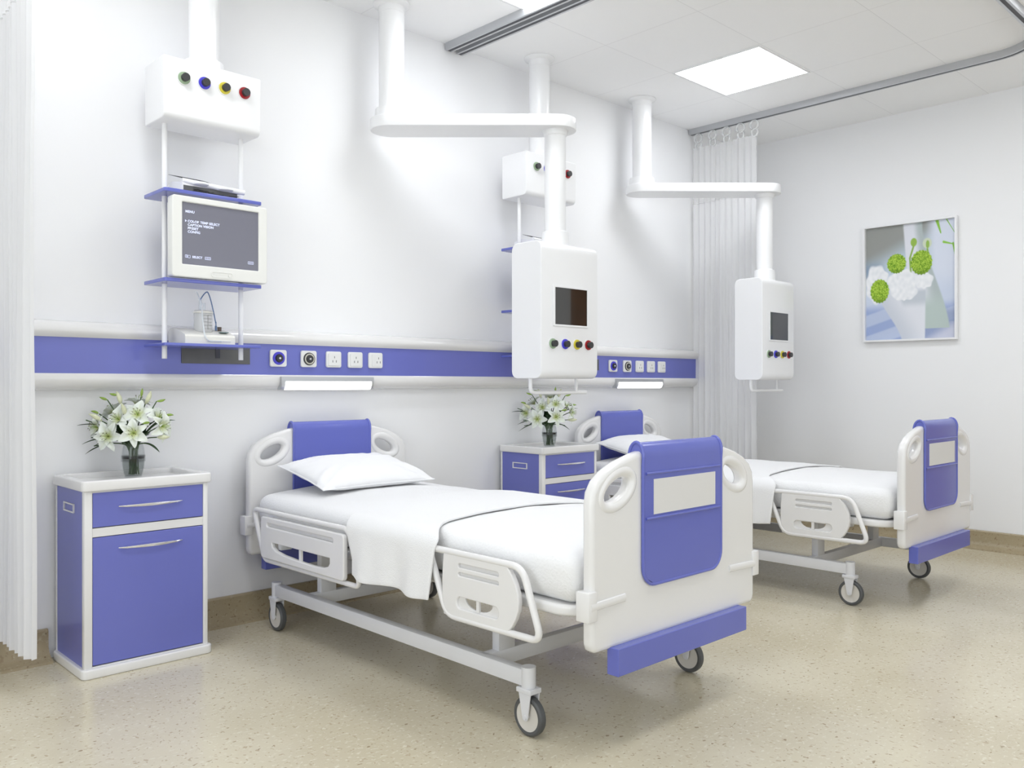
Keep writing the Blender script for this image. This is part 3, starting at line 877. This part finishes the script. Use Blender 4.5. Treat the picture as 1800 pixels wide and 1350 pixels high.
def lily(vase_loc, rx, dep, z, kind, where, near, seed, aim=None):
    base = Vector(vase_loc)
    tip = Rv*rx+Fv*dep+Vector((0, 0, z-.7205))      # relative to vase base
    t = thing('lily_stem', '%s %s in the vase on the %s cabinet' % ({'open': 'open white lily', 'closed': 'closed white lily bud', 'green': 'small green lily bud', 'leaf': 'dark lily leaf'}[kind], where, near), 'flower', base, 0, 'lilies in the vase on the %s cabinet' % near)
    r = random.Random(seed)
    foot = Vector((r.uniform(-.018, .018), r.uniform(-.018, .018), .014))
    neck = Vector((0, 0, .135))+Vector((tip.x, tip.y, 0))*.10
    pm = neck.lerp(tip, .5)+Vector((-tip.x*.10, -tip.y*.10, .012))
    d = (tip-pm).normalized()
    if aim: d = (Rv*aim[0]+Fv*aim[1]+Vector((0, 0, aim[2]))).normalized()
    q = Vector((0, 0, 1)).rotation_difference(d).to_matrix().to_4x4()
    back = tip-d*.02
    MB().tube([foot, neck, pm, back], .0024, seg=7, corner=.05).build('stem', M['stem'], t)
    mt = T(*back) @ q @ Matrix.Rotation(r.uniform(0, 6), 4, 'Z')
    if kind == 'open':
        o = bpy.data.objects.new('petals', fl_cache[seed % 3]); COL.objects.link(o); o.parent = t; o.matrix_local = mt
        o = stamen_mesh(seed).build('stamens', [M['bud'], M['anther']], t); o.matrix_local = mt
    elif kind == 'closed':
        o = bud_mb(.058, .0095).build('flower_bud', M['wbud'], t); o.matrix_local = mt
    elif kind == 'green':
        o = bud_mb(.036, .0055).build('flower_bud', M['bud'], t); o.matrix_local = mt
    m = MB()
    if kind == 'leaf':
        h = Vector((tip.x, tip.y, 0))
        leaf(m, pm, tip-pm, (tip-pm).length*1.15, .0105, .25)
    for k in range(3):
        a = r.uniform(0, 2*PI); dd = Vector((math.cos(a), math.sin(a), 1.1)); leaf(m, neck+(pm-neck)*r.uniform(-.1, .4), dd+tip*3.5, r.uniform(.08, .12), .015, .3)
    m.build('leaves', M['leaf'], t, angle=80)
    return t
M['wbud'] = add_noise_bump(mat('pale_bud', (.70, .72, .50), .5), 25, .1, .001, col_var=.2)
def K(x, y): return (x-780)*.000337, 1.1-(y-101)*.000337
spec = [(640, 500, .05, 'open', 'at upper centre left', (-.4, 1, .5)), (890, 440, .05, 'open', 'at upper centre right', (.2, 1, .55)),
        (895, 670, .09, 'open', 'lowest at front right', (.25, 1, .15)), (555, 715, .07, 'open', 'lowest at front left', (.0, 1, .1)),
        (340, 610, .02, 'open', 'facing out on the left side', (-.75, .8, .15)), (800, 300, -.03, 'open', 'at the top back', (.1, -.2, 1)),
        (1110, 480, .00, 'open', 'at upper right', (.7, .3, .6)), (1190, 600, .03, 'open', 'facing out on the right side', (1, .35, .0)),
        (480, 410, -.03, 'open', 'at upper left back', (-.6, -.1, .7)),
        (610, 290, .0, 'closed', 'at upper left', None), (945, 280, .0, 'closed', 'at upper right', None), (745, 420, .06, 'closed', 'in the upper middle', None),
        (400, 510, .04, 'closed', 'on the left side', None), (1160, 730, .03, 'closed', 'low on the right side', None),
        (410, 265, .0, 'green', 'high on the left', (-1, 0, .35)), (540, 215, .0, 'green', 'second from the top left', (-1, 0, .2)), (880, 190, .0, 'green', 'at the very top', (.1, 0, 1)),
        (1120, 285, .0, 'green', 'high on the right', (1, 0, .3)), (310, 440, .0, 'green', 'farthest left', (-1, 0, .25)), (1220, 475, .0, 'green', 'farthest right', (1, 0, 0)),
        (1040, 555, .08, 'green', 'in front on the right', (.8, .4, .1)),
        (150, 510, .0, 'leaf', 'farthest left', None), (270, 850, .02, 'leaf', 'drooping low on the left', None), (1110, 850, .03, 'leaf', 'drooping low on the right', None),
        (250, 735, .03, 'leaf', 'pointing left below the flowers', None), (1250, 470, .0, 'leaf', 'pointing right', None), (420, 770, .06, 'leaf', 'short at lower left', None)]
VZ = .7175
for loc, near, lb in (((1.315, 3.60, VZ), 'nearer', 'clear glass vase of water on the nearer cabinet'), ((3.762, 3.585, VZ), 'farther', 'clear glass vase of water on the farther cabinet')):
    make_vase(loc, lb)
    for i, (px, py, dep, kind, where, aim) in enumerate(spec):
        rx, z = K(px, py)
        lily(loc, rx, dep, z, kind, where, near, i+3, aim)

# ------------------------------------------------------------------ picture
pt = thing('framed_picture', 'silver framed photo of green flowers in white vases on the right wall', 'picture', (XW, 2.424, 1.404))
hw, hh = .322, .842
me = plate_mesh([(-hw, 0), (hw, 0), (hw, hh), (-hw, hh)], [[(-hw+.014, .014), (hw-.014, .014), (hw-.014, hh-.014), (-hw+.014, hh-.014)]], .036, .0015, 1)
m = MB(); m.mesh(me, T(-.020, 0, 0) @ MYZ); fixn(m).build('frame', M['frame'], pt)
def clamp(a, lo=0., hi=1.): return max(lo, min(hi, a))
def mixc(a, b_, t): t = clamp(t); return tuple(a[i]*(1-t)+b_[i]*t for i in range(3))
def sm(e0, e1, x): t = clamp((x-e0)/(e1-e0)); return t*t*(3-2*t)
def lin(c): return tuple(((v/255)/12.92 if v/255 <= .04045 else ((v/255+.055)/1.055)**2.4) for v in c)
def picture_colour(u, v):
    """u left to right, v top to bottom, 0..1"""
    # blurred background
    c = mixc(lin((150, 152, 148)), lin((190, 205, 216)), sm(.12, .34, v+.35*u-.12))
    c = mixc(c, lin((205, 214, 232)), sm(.35, .6, v+.1*u))
    c = mixc(c, lin((130, 150, 175)), sm(.28, .10, u)*sm(.25, .38, v)*sm(.55, .42, v)*.8)
    c = mixc(c, lin((158, 174, 214)), sm(.66, .76, v)*(1-.6*sm(.5, .75, abs(math.sin(v*17+u*4)))))
    if u > .66: c = mixc(c, lin((216, 222, 236)), sm(.66, .8, u)*sm(.62, .4, v))
    if v > .72 and u > .6: c = mixc(c, lin((150, 162, 195)), .8*sm(.72, .8, v))
    if v > .86: c = mixc(c, lin((205, 208, 225)), sm(1.30, 1.42, v+u*.5))
    # rear tall vase
    xl = .43+.10*v; xr = .64+.30*sm(0, 1, v)
    if v < .885+.03*math.sin((u-.3)*3):
        k = sm(xl-.012, xl+.012, u)*sm(xr+.012, xr-.012, u)
        sh = sm(xl, xr, u)
        col = mixc(lin((222, 224, 232)), lin((172, 184, 184)), sm(.45, 1, sh)*.9)
        col = mixc(col, lin((186, 200, 196)), sm(.55, .75, v))
        c = mixc(c, col, k)
    # leaves upper right
    for (ax, ay, bx, by, w) in ((.80, .0, .84, .11, .022), (.90, .0, 1.0, .14, .007), (.87, .19, .97, .215, .014), (.97, .21, .99, .31, .013)):
        tt = clamp(((u-ax)*(bx-ax)+(v-ay)*(by-ay))/((bx-ax)**2+(by-ay)**2)); d = math.hypot(u-ax-(bx-ax)*tt, v-ay-(by-ay)*tt)
        c = mixc(c, lin((140, 195, 70)), sm(w*(1.1-tt*.7), w*.4*(1.1-tt*.7), d))
    # stems
    for (ax, ay, bx, by) in ((.545, .20, .505, .30), (.505, .30, .515, .42), (.69, .20, .715, .32)):
        tt = clamp(((u-ax)*(bx-ax)+(v-ay)*(by-ay))/((bx-ax)**2+(by-ay)**2)); d = math.hypot(u-ax-(bx-ax)*tt, v-ay-(by-ay)*tt)
        c = mixc(c, lin((140, 175, 80)), sm(.013, .006, d))
    for (cx, cy, rx, ry, cc) in ((.548, .165, .036, .038, (150, 185, 80)), (.695, .185, .05, .045, (205, 215, 190)), (.70, .195, .02, .035, (150, 185, 90))):
        d = math.hypot((u-cx)/rx, (v-cy)/ry); c = mixc(c, lin(cc), sm(1.1, .85, d))
    # front vase: white, flaring
    yt = .56-.02*math.sin(u*8)
    if v > yt-.06:
        xl = .14+.28*sm(.55, 1.05, v); xr = .68-.02*(v-.5)
        k = sm(xl-.01, xl+.01, u)*sm(xr+.008, xr-.008, u)*sm(yt-.06, yt-.03, v)
        col = mixc(lin((226, 228, 235)), lin((205, 210, 220)), sm(.3, 0, (u-xl)))
        col = mixc(col, lin((188, 196, 204)), sm(.0, .06, (u-.38)-.3*abs(v-.66)-.0)*sm(.74, .66, v)*.8*sm(.56, .6, v))
        c = mixc(c, col, k)
    # white petals
    for (cx, cy, rx, ry) in ((.42, .50, .17, .11), (.12, .50, .12, .17), (.44, .60, .15, .06), (.16, .44, .1, .07), (.66, .50, .10, .07)):
        a = math.atan2(v-cy, u-cx); d = math.hypot((u-cx)/rx, (v-cy)/ry)*(1+.07*math.sin(a*7)); tex = .5+.5*noise.noise(Vector((u*26, v*26, 3)))
        c = mixc(c, mixc(lin((248, 248, 250)), lin((205, 211, 218)), tex*.6), sm(1.08, .9, d))
    # green pompoms
    for (cx, cy, rx, ry) in ((.355, .335, .108, .085), (.632, .345, .118, .105), (.160, .565, .108, .105)):
        d = math.hypot((u-cx)/rx, (v-cy)/ry)*(1+.03*math.sin(math.atan2(v-cy, u-cx)*19))
        t_ = .5+.9*noise.noise(Vector((u*90, v*110, cx*10)))
        g = mixc(lin((96, 145, 20)), lin((185, 215, 80)), t_)
        g = mixc(g, lin((80, 118, 22)), sm(.3, 1.0, (v-cy)/ry)*.6)
        c = mixc(c, g, sm(1.05, .95, d))
    return c
b_ = bmesh.new(); cl = b_.verts.layers.float_color.new('Col'); NU, NV = 190, 250
V = [[None]*(NV+1) for _ in range(NU+1)]
ww, wh = hw-.013, hh-.026
for i in range(NU+1):
    for j in range(NV+1):
        u = i/NU; v = j/NV
        vv = b_.verts.new((-.010, ww-2*ww*u, hh-.013-wh*v)); c = picture_colour(u, v); vv[cl] = (*c, 1); V[i][j] = vv
for i in range(NU):
    for j in range(NV): b_.faces.new((V[i][j], V[i][j+1], V[i+1][j+1], V[i+1][j]))
bmesh.ops.recalc_face_normals(b_, faces=b_.faces)
me = bpy.data.meshes.new('print'); b_.to_mesh(me); b_.free(); me.materials.append(M['print'])
o = bpy.data.objects.new('printed_photo', me); COL.objects.link(o); o.parent = pt

# ------------------------------------------------------------------ beds
def board_outline():
    tp = [(0, .905), (.12, .903), (.20, .895), (.25, .886), (.33, .866), (.39, .842), (.43, .815), (.452, .783), (.458, .745)]
    dn = [(.458, .60), (.458, .45), (.458, .34), (.452, .322), (.436, .312), (.3, .311)]
    r = tp+dn
    r = [(x*.979, z) for x, z in r]
    return [(x+.009, z) for x, z in r]+[(-x+.009, z) for x, z in r[::-1] if x > 0]
def make_bed(label, loc):
    """origin on the floor under the foot end, centre line; +y towards the head"""
    t = thing('hospital_bed', label, 'hospital bed', loc)
    LH = 2.035          # y of headboard front face
    # --- end boards
    hole = lambda s: ellipse(s*.319, .783, .062, .027, s*-math.radians(-24) if s < 0 else -math.radians(24))
    hl_ = [ellipse(-.319, .783, .062, .027, math.radians(24)), ellipse(.319, .783, .062, .027, -math.radians(24))]
    for nm, y in (('footboard', .022), ('headboard', LH+.022)):
        me = plate_mesh(board_outline(), hl_, .040, .014, 4)
        m = MB(); m.mesh(me, T(0, y, 0) @ MXZ)
        # raised lip that widens round each grip hole
        for s in (-1, 1):
            pts = [(s*abs(p[0]), p[1]) for p in ellipse(.319, .783, .083, .048, -math.radians(24), 32)]
            m.tube([(a, y-.0045, c) for a, c in pts], .0195, seg=14, closed=True)
            m.tube([(a, y+.0045, c) for a, c in pts], .0195, seg=14, closed=True)
        fixn(m).build(nm, M['plastic'], t, angle=50, loc=(0 if nm == 'footboard' else -.037, 0, 0))
    def cover(y, sgn, name, zlow, card):
        W = .217; nx = 20; rc = .06; yf = y-sgn*.0275
        def path(o):
            p = []
            for k in range(16): p.append((yf+sgn*o, zlow+(.872-zlow)*k/15))
            for k in range(1, 13):
                a = PI-PI*k/12; p.append((y+sgn*(.0285-o)*math.cos(a), .872+(.047-o)*math.sin(a)))
            p.append((y+sgn*(.0285-o), .852)); return p
        P = path(0); n = len(P)
        b = bmesh.new(); sh = []
        for o_ in (0, .005):
            rows = []
            for i, (yy, zz) in enumerate(path(o_)):
                h = P[i][1]-zlow if i < 16 else 1
                w = W
                if h < rc: w = W-rc+math.sqrt(max(0, rc*rc-(rc-h)**2))
                rows.append([b.verts.new((-w+2*w*k/nx, yy, zz)) for k in range(nx+1)])
            sh.append(rows)
        for rows in sh:
            for i in range(n-1):
                for k in range(nx): b.faces.new((rows[i][k], rows[i][k+1], rows[i+1][k+1], rows[i+1][k]))
        A, B = sh
        for i in range(n-1):
            for k in (0, nx): b.faces.new((A[i][k], A[i+1][k], B[i+1][k], B[i][k]))
        for k in range(nx):
            for i in (0, n-1): b.faces.new((A[i][k], A[i][k+1], B[i][k+1], B[i][k]))
        bmesh.ops.recalc_face_normals(b, faces=b.faces)
        m = MB(); m.merge(b)
        # bead round the rim
        rim = [(-W+0, P[k][0], P[k][1]) for k in range(n-1, -1, -1) if (P[k][1]-zlow) > rc or k >= 16]
        cs = [(-(W-rc)-rc*math.cos(a), P[0][0], zlow+rc-rc*math.sin(a)) for a in [PI/2*q/8 for q in range(9)]]
        left = rim+cs; full = left+[(-x, y_, z_) for x, y_, z_ in left[::-1]]
        m.tube([(x_, y_+(sgn*.002 if z_ < .872 and (y_-y)*sgn < 0 else 0), z_) for x_, y_, z_ in full], .0055, seg=8)
        # cross ribs that frame the card pocket
        for zz in ((.822, .682) if card else ()):
            m.tube([(-W+.012, P[0][0]-sgn*.001, zz), (W-.012, P[0][0]-sgn*.001, zz)], .0045, seg=8)
        for s_ in (-1, 1):     # closed ends of the rolled hood
            hp = [(y+sgn*.0285*math.cos(a), .872+.047*math.sin(a)) for a in [PI*k/12 for k in range(13)]]
            m.prism(hp, 'x', min(s_*W, s_*(W-.006)), max(s_*W, s_*(W-.006)))
        o = fixn(m).build(name, M['blueplastic'], t, angle=60, loc=(.012 if card else -.032, 0, 0))
        if card:
            MB().box(-.166, .178, P[0][0]-sgn*.0015, P[0][0]+.001, .693, .803).build('name_card', M['card'], o)
        return o
    cover(.022, 1, 'footboard_cover', .474, True)
    cover(LH+.022, 1, 'headboard_cover', .50, False)
    for nm, y in (('foot_bumper', -.028), ('head_bumper', LH+.0)):
        MB().box(-.355, .355, y, y+.044, .236, .318, .002, 1).build(nm, M['blueplastic'], t, loc=(0 if y < 1 else -.037, 0, 0))
    # corner brackets with straps
    for y, s2 in ((.022, -1), (LH+.022, 1)):
        for s in (-1, 1):
            m = MB().box(s*.450+.009-.020, s*.450+.009+.020, y-.027, y+.024, .408, .496, .004)
            for sf in ((-1,) if y < 1 else (-1, 1)):
                x0, x1 = sorted((s*.45, s*.288))
                n = 8; pts = [(s*(.45-.162*k/n), y+sf*(.024-.003*(k/n)), .452+.004*(k/n)) for k in range(n+1)]
                m.tube(pts, .0125, seg=10, flat=.45)
            m.build('corner_bracket', M['plastic'], t, loc=(0 if y < 1 else -.037, 0, 0))
    # deck
    me = plate_mesh(rrect(-.455, .455, .052, LH-.005, .10, 8), [], .034, .011, 3); m = MB(); m.mesh(me, T(0, 0, .423)); fixn(m).build('mattress_deck', M['plastic'], t)
    # base frame
    m = MB()
    for s in (-1, 1):
        m.box(s*.430-.018, s*.430+.018, .268, 1.862, .155, .207, .003)
    for y in (.485, 1.60): m.box(-.43, .43, y-.018, y+.018, .155, .207, .003)
    m.build('base_frame', M['steel'], t)
    for s in (-1, 1):
        for y in (.485, 1.60):
            MB().box(s*.335-.038, s*.335+.038, y-.017, y+.017, .205, .41, .003).build('lifting_post', M['steel'], t)
    m = MB(); 
    for s in (-1, 1): m.box(s*.335-.018, s*.335+.018, .30, 1.75, .375, .407, .003)
    m.build('deck_rail', M['steel'], t)
    # casters
    for s in (-1, 1):
        for y, f in ((.27, 0), (1.86, 1)):
            c = MB().cyl((s*.430, y, .142), (s*.430, y, .216), .023, .023, 24).build('caster', M['steel'], t)
            wy = y-.005
            m = MB()
            for q in (-1, 1):
                pr = [(y-.030, .150), (y+.026, .150), (wy+.010, .052), (wy-.010, .052)] if f == 0 else [(y-.026, .150), (y+.030, .150), (wy+.012, .052), (wy-.010, .052)]
                me = plate_mesh(smooth_corner(pr, [.003, .003, .008, .008], 4), [], .005, .001, 1); m.mesh(me, T(s*.430+q*.020, 0, 0) @ MYZ)
            m.box(s*.430-.0245, s*.430+.0245, y-.032, y+.032, .136, .1515, .002)
            m.cyl((s*.430-.025, wy, .063), (s*.430+.025, wy, .063), .007, .007, 16)
            fixn(m).build('fork', M['steel'], c)
            m = MB(); rot = T(s*.430, wy, .063) @ Matrix.Rotation(PI/2, 4, 'Y')
            m.mi = 0; m.lathe([(.047, -.012), (.056, -.0135), (.0612, -.009), (.0625, 0), (.0612, .009), (.056, .0135), (.047, .012)], 48, rot)
            m.mi = 1; m.lathe([(0, -.010), (.040, -.009), (.048, -.0115), (.048, .0115), (.040, .009), (0, .010)], 48, rot)
            m.build('wheel', [M['tyre'], M['hub']], c)
    # side rails, both sides
    for s in (-1, 1):
        X = s*.495
        def pl(o2, holes, d, bev, dx, mb):
            me = plate_mesh(o2, holes, d, bev, 2); mb.mesh(me, T(X+s*dx, 0, 0) @ MYZ)
        # foot rail
        fr = MB().tube([(X, .690, .541), (X, .232, .541), (X, .150, .331), (X, .592, .328)], .0115, seg=14, closed=True, corner=.045, csteps=6)
        f = fr.build('foot_side_rail', M['plastic'], t)
        out = [(.60, .536)]+[(.60+.008*math.sin(PI*k/8), .536-.205*k/8) for k in range(1, 9)]
        out += [(.575, .328), (.295, .328)]+[(.295-.0-.055*math.sin(PI*k/8)**.8, .328+.208*k/8) for k in range(1, 8)]+[(.292, .536)]
        slots = [rrect(.330, .525, .497, .511, .0068, 3), rrect(.330, .525, .470, .482, .0058, 3)]
        sm_ = rrect(.330, .534, .362, .402, .0185, 5)
        m = MB(); pl(out, slots+[sm_], .018, .003, 0, m)
        pl(rrect(.325, .530, .465, .516, .004), [], .004, .0, -.004, m)
        sm2 = [(.500-.0, .3985)]+[(.433+.066*math.cos(a), .397-.030*math.sin(a)) for a in [PI*k/10 for k in range(0, 11)]]+[(.366, .3985)]
        pl(rrect(.326, .538, .358, .406, .02), [sm2], .006, .001, -.004, m)
        m.box(X-.004, X+.004, .426, .440, .365, .403)
        fixn(m).build('rail_panel', M['plastic'], f)
        m = MB(); 
        for yy in (.30, .56): m.box(min(X, s*.44), max(X, s*.44), yy-.012, yy+.012, .385, .415, .003)
        m.build('rail_hinge', M['steel'], f)
        # head rail
        hr = MB().tube([(X, 1.950, .541), (X, 1.185, .541), (X, 1.105, .331), (X, 1.850, .327)], .0105, seg=14, closed=True, corner=.035, csteps=6)
        h = hr.build('head_side_rail', M['plastic'], t)
        out = rrect(1.185, 1.845, .342, .522, .018)
        slot = rrect(1.262, 1.790, .481, .497, .007, 3)
        sm_ = [(1.286, .417), (1.286, .398), (1.296, .384), (1.330, .373), (1.41, .369), (1.53, .371), (1.65, .377), (1.712, .385), (1.742, .399), (1.748, .417)]
        m = MB(); pl(out, [slot, sm_], .020, .005, .013, m)
        pl(rrect(1.255, 1.797, .474, .504, .004), [], .004, 0, .006, m)
        m.box(X+s*.013-.005, X+s*.013+.005, 1.510, 1.526, .366, .420)
        fixn(m).build('rail_panel', M['plastic'], h)
        m = MB()
        for yy in (1.30, 1.72): m.box(min(X, s*.44), max(X, s*.44), yy-.012, yy+.012, .385, .415, .003)
        m.build('rail_hinge', M['steel'], h)
    return t

def mattress_top(x, y):
    return .590+.028*(1-min(1, abs(x)/.44)**2.2)
def make_mattress(label, loc):
    sx_, sy_, sz_ = .900, 1.955, .150
    cy = .062+sy_/2
    def disp(p):
        x, y, z = p
        if z > 0:
            z += .028*(1-min(1, abs(x)/.44)**2.2)*(z/(sz_/2))
            n = noise.noise(Vector((x*7, y*7, 1.7)))*.004
            edge = sm(.30, .45, abs(x))
            n += noise.noise(Vector((x*16, y*26, 5)))*.006*edge*sm(-.45, -.9, y)
            z += n
        x += noise.noise(Vector((y*5, z*9, 2+math.copysign(1, x))))*.004
        # tucked in underside
        k = sm(0, -.075, z); x *= 1-.022*k; y *= 1-.008*k
        return Vector((x, y, z))
    b = rounded_block(sx_, sy_, sz_, .045, 60, 120, 12, disp)
    m = MB(); m.merge(b, T(0, cy, .515+0)); o = m.build('mattress', M['sheet'], None, angle=80); o.location = loc
    return tag(o, label, 'mattress')
def make_throw(label, loc):
    # section across the bed, (x, z) from left hem to right hem
    def sec():
        p = []
        for k in range(12): p.append((-.525+.010*(k/11), .371+(.535-.371)*k/11))
        for k in range(1, 10):
            a = PI/2*k/9; p.append((-.515+.085*(1-math.cos(a)), .535+.070*math.sin(a)))
        return p
    Lp = sec(); mid = [(-.43+.86*k/24) for k in range(25)]
    pts = [(x, z) for x, z in Lp[:-1]]+[(x, None) for x in mid]+[(-x, z) for x, z in Lp[::-1][1:]]
    N = len(pts); NY = 40
    def edge_front(s):   # y of the foot-side edge, s = x position
        a = clamp((s+.50)/.16)
        return .635+.115*math.sin(PI/2*a)-.02*clamp((s-.1)/.4)
    def fn(u, v, lift):
        i = min(N-1, int(round(u*(N-1)))); x, z = pts[i]
        hang = z is not None
        if z is None: z = mattress_top(x, 0)+.0125
        yf = edge_front(x); 
        if x < -.45: yf += .02*clamp((.58-z)/.22)
        yh = 1.225-(.06*clamp((.60-z)/.15) if x < -.45 else 0)+.03*math.sin(x*3)
        y = yf+(yh-yf)*v
        w = .0045*math.sin(y*21+x*2)+.003*noise.noise(Vector((x*9, y*9, 3)))
        if hang:
            d = clamp((.56-z)/.2); x2 = x+math.copysign(1, -x)*-(.010*math.sin(y*19+1)*d+.006*math.sin(y*43)*d)
            if i < 3 or i > N-4: z += .006*math.sin(y*23)
            if x < 0: z -= .004*d*(1-v)
            return Vector((x2, y, z))
        return Vector((x, y, z+w*.35+lift))
    b = bmesh.new()
    V = [[b.verts.new(fn(i/(N-1), j/NY, 0)) for j in range(NY+1)] for i in range(N)]
    for i in range(N-1):
        for j in range(NY): b.faces.new((V[i][j], V[i+1][j], V[i+1][j+1], V[i][j+1]))
    bmesh.ops.recalc_face_normals(b, faces=b.faces)
    m = MB(); m.merge(b)
    o = m.build('throw_blanket', M['throw'], None, angle=80); o.location = loc
    so = o.modifiers.new('thick', 'SOLIDIFY'); so.thickness = .009; so.offset = -1
    bv = o.modifiers.new('soft', 'BEVEL'); bv.width = .003; bv.segments = 2; bv.limit_method = 'ANGLE'
    return tag(o, label, 'blanket')
def make_pillow(label, loc, rot):
    W, D, H = .315, .195, .072
    b = bmesh.new(); NU, NV = 56, 40
    def outline(u, v):
        # pinched sides, pointed corners
        x = u*W*(1-.055*(1-v*v)); y = v*D*(1-.07*(1-u*u)); return x, y
    def hgt(u, v):
        e = (1-abs(u)**3.2)*(1-abs(v)**3.0)
        return H*max(0, e)**.62
    def vert(u, v, s):
        x, y = outline(u, v); h = hgt(u, v)
        r = min(1, h/H*3)
        cr = .0
        for (cx, cy, ang) in ((-.75, -.7, .8), (.75, -.7, 2.3), (-.75, .7, -.8), (.75, .7, -2.3)):
            d = math.hypot(u-cx, v-cy)
            cr += math.exp(-d*d*7)*math.sin(((u-cx)*math.sin(ang)-(v-cy)*math.cos(ang))*22)*.0055
        z = s*h*(1.0 if s > 0 else .60)+(cr+noise.noise(Vector((u*3, v*3, s*2)))*.006)*r*(1 if s > 0 else .3)
        return Vector((x, y, z))
    TU = [[b.verts.new(vert(-1+2*i/NU, -1+2*j/NV, 1)) for j in range(NV+1)] for i in range(NU+1)]
    BU = [[(TU[i][j] if i in (0, NU) or j in (0, NV) else b.verts.new(vert(-1+2*i/NU, -1+2*j/NV, -1))) for j in range(NV+1)] for i in range(NU+1)]
    for i in range(NU):
        for j in range(NV):
            b.faces.new((TU[i][j], TU[i+1][j], TU[i+1][j+1], TU[i][j+1])); b.faces.new((BU[i][j], BU[i][j+1], BU[i+1][j+1], BU[i+1][j]))
    bmesh.ops.recalc_face_normals(b, faces=b.faces)
    m = MB(); m.merge(b)
    o = m.build('pillow', M['pillow'], None, angle=80); o.location = loc; o.rotation_euler = rot
    pp = [(-1+2*k/20, -1) for k in range(21)]+[(1, -1+2*k/16) for k in range(1, 17)]+[(1-2*k/20, 1) for k in range(1, 21)]+[(-1, 1-2*k/16) for k in range(1, 16)]
    s = MB(); s.tube([(*outline(u, v), 0) for u, v in pp], .0028, seg=6, closed=True); s.build('piping', M['pillow'], o)
    return tag(o, label, 'pillow')

BEDS = [((2.330, 1.630, 0), 'nearer'), ((4.602, 1.640, 0), 'farther')]
bed0 = make_bed('white hospital bed with blue panels, nearer to the camera', BEDS[0][0])
bed1 = dup(bed0, BEDS[1][0], 'white hospital bed with blue panels, farther away near the right wall')
m0 = make_mattress('white sheeted mattress on the nearer hospital bed', BEDS[0][0])
m1 = m0.copy(); COL.objects.link(m1); m1.location = BEDS[1][0]; m1['label'] = 'white sheeted mattress on the farther hospital bed'
t0 = make_throw('white woven blanket draped across the middle of the nearer bed', BEDS[0][0])
t1 = t0.copy(); COL.objects.link(t1); t1.location = BEDS[1][0]; t1['label'] = 'white woven blanket draped across the middle of the farther bed'
PR = (math.radians(12), 0, math.radians(1.5))
p0 = make_pillow('plump white pillow leaning on the headboard of the nearer bed', (2.302, 3.452, .678), PR)
p1 = dup(p0, (2.302+2.27, 3.452+.008, .678), 'plump white pillow leaning on the headboard of the farther bed')
p1.rotation_euler = PR

# ------------------------------------------------------------------ light, camera
w = bpy.data.worlds.new('World'); C.scene.world = w; w.use_nodes = True
bg = w.node_tree.nodes['Background']; bg.inputs[0].default_value = (.90, .95, 1, 1); bg.inputs[1].default_value = .6
for i, (a, c) in enumerate(wins):  # area lights added behind the unseen rear windows as soft frontal light
    ld = bpy.data.lights.new('window_daylight', 'AREA'); ld.shape = 'RECTANGLE'; ld.size = c-a; ld.size_y = z1w-z0w; ld.energy = 28; ld.color = (.93, .96, 1)
    lo = bpy.data.objects.new('window_daylight', ld); COL.objects.link(lo); lo.location = ((a+c)/2, YB-.3, (z0w+z1w)/2)
    lo.rotation_euler = (math.radians(90), 0, 0)   # local -z -> +y

ld = bpy.data.lights.new('side_window_daylight', 'AREA'); ld.shape = 'RECTANGLE'; ld.size = wc-wa; ld.size_y = wz1-wz0; ld.energy = 84; ld.color = (.93, .96, 1)  # area light added beyond the left end wall to brighten surfaces facing it
lo = bpy.data.objects.new('side_window_daylight', ld); COL.objects.link(lo); lo.location = (XL-.3, (wa+wc)/2, (wz0+wz1)/2)
lo.rotation_euler = (math.radians(90), 0, math.radians(-90))   # local -z -> +x

cd = bpy.data.cameras.new('camera'); cd.sensor_width = 36; cd.lens = 36*1508/1800; cd.clip_start = .05
co = bpy.data.objects.new('camera', cd); COL.objects.link(co); co.location = (0, 0, 1.1)
co.rotation_euler = (math.radians(90), 0, math.radians(46.117-90))
C.scene.camera = co
vs = C.scene.view_settings; vs.view_transform = 'Standard'; vs.look = 'None'; vs.gamma = 1; vs.exposure = 0.07; vs.use_curve_mapping = False
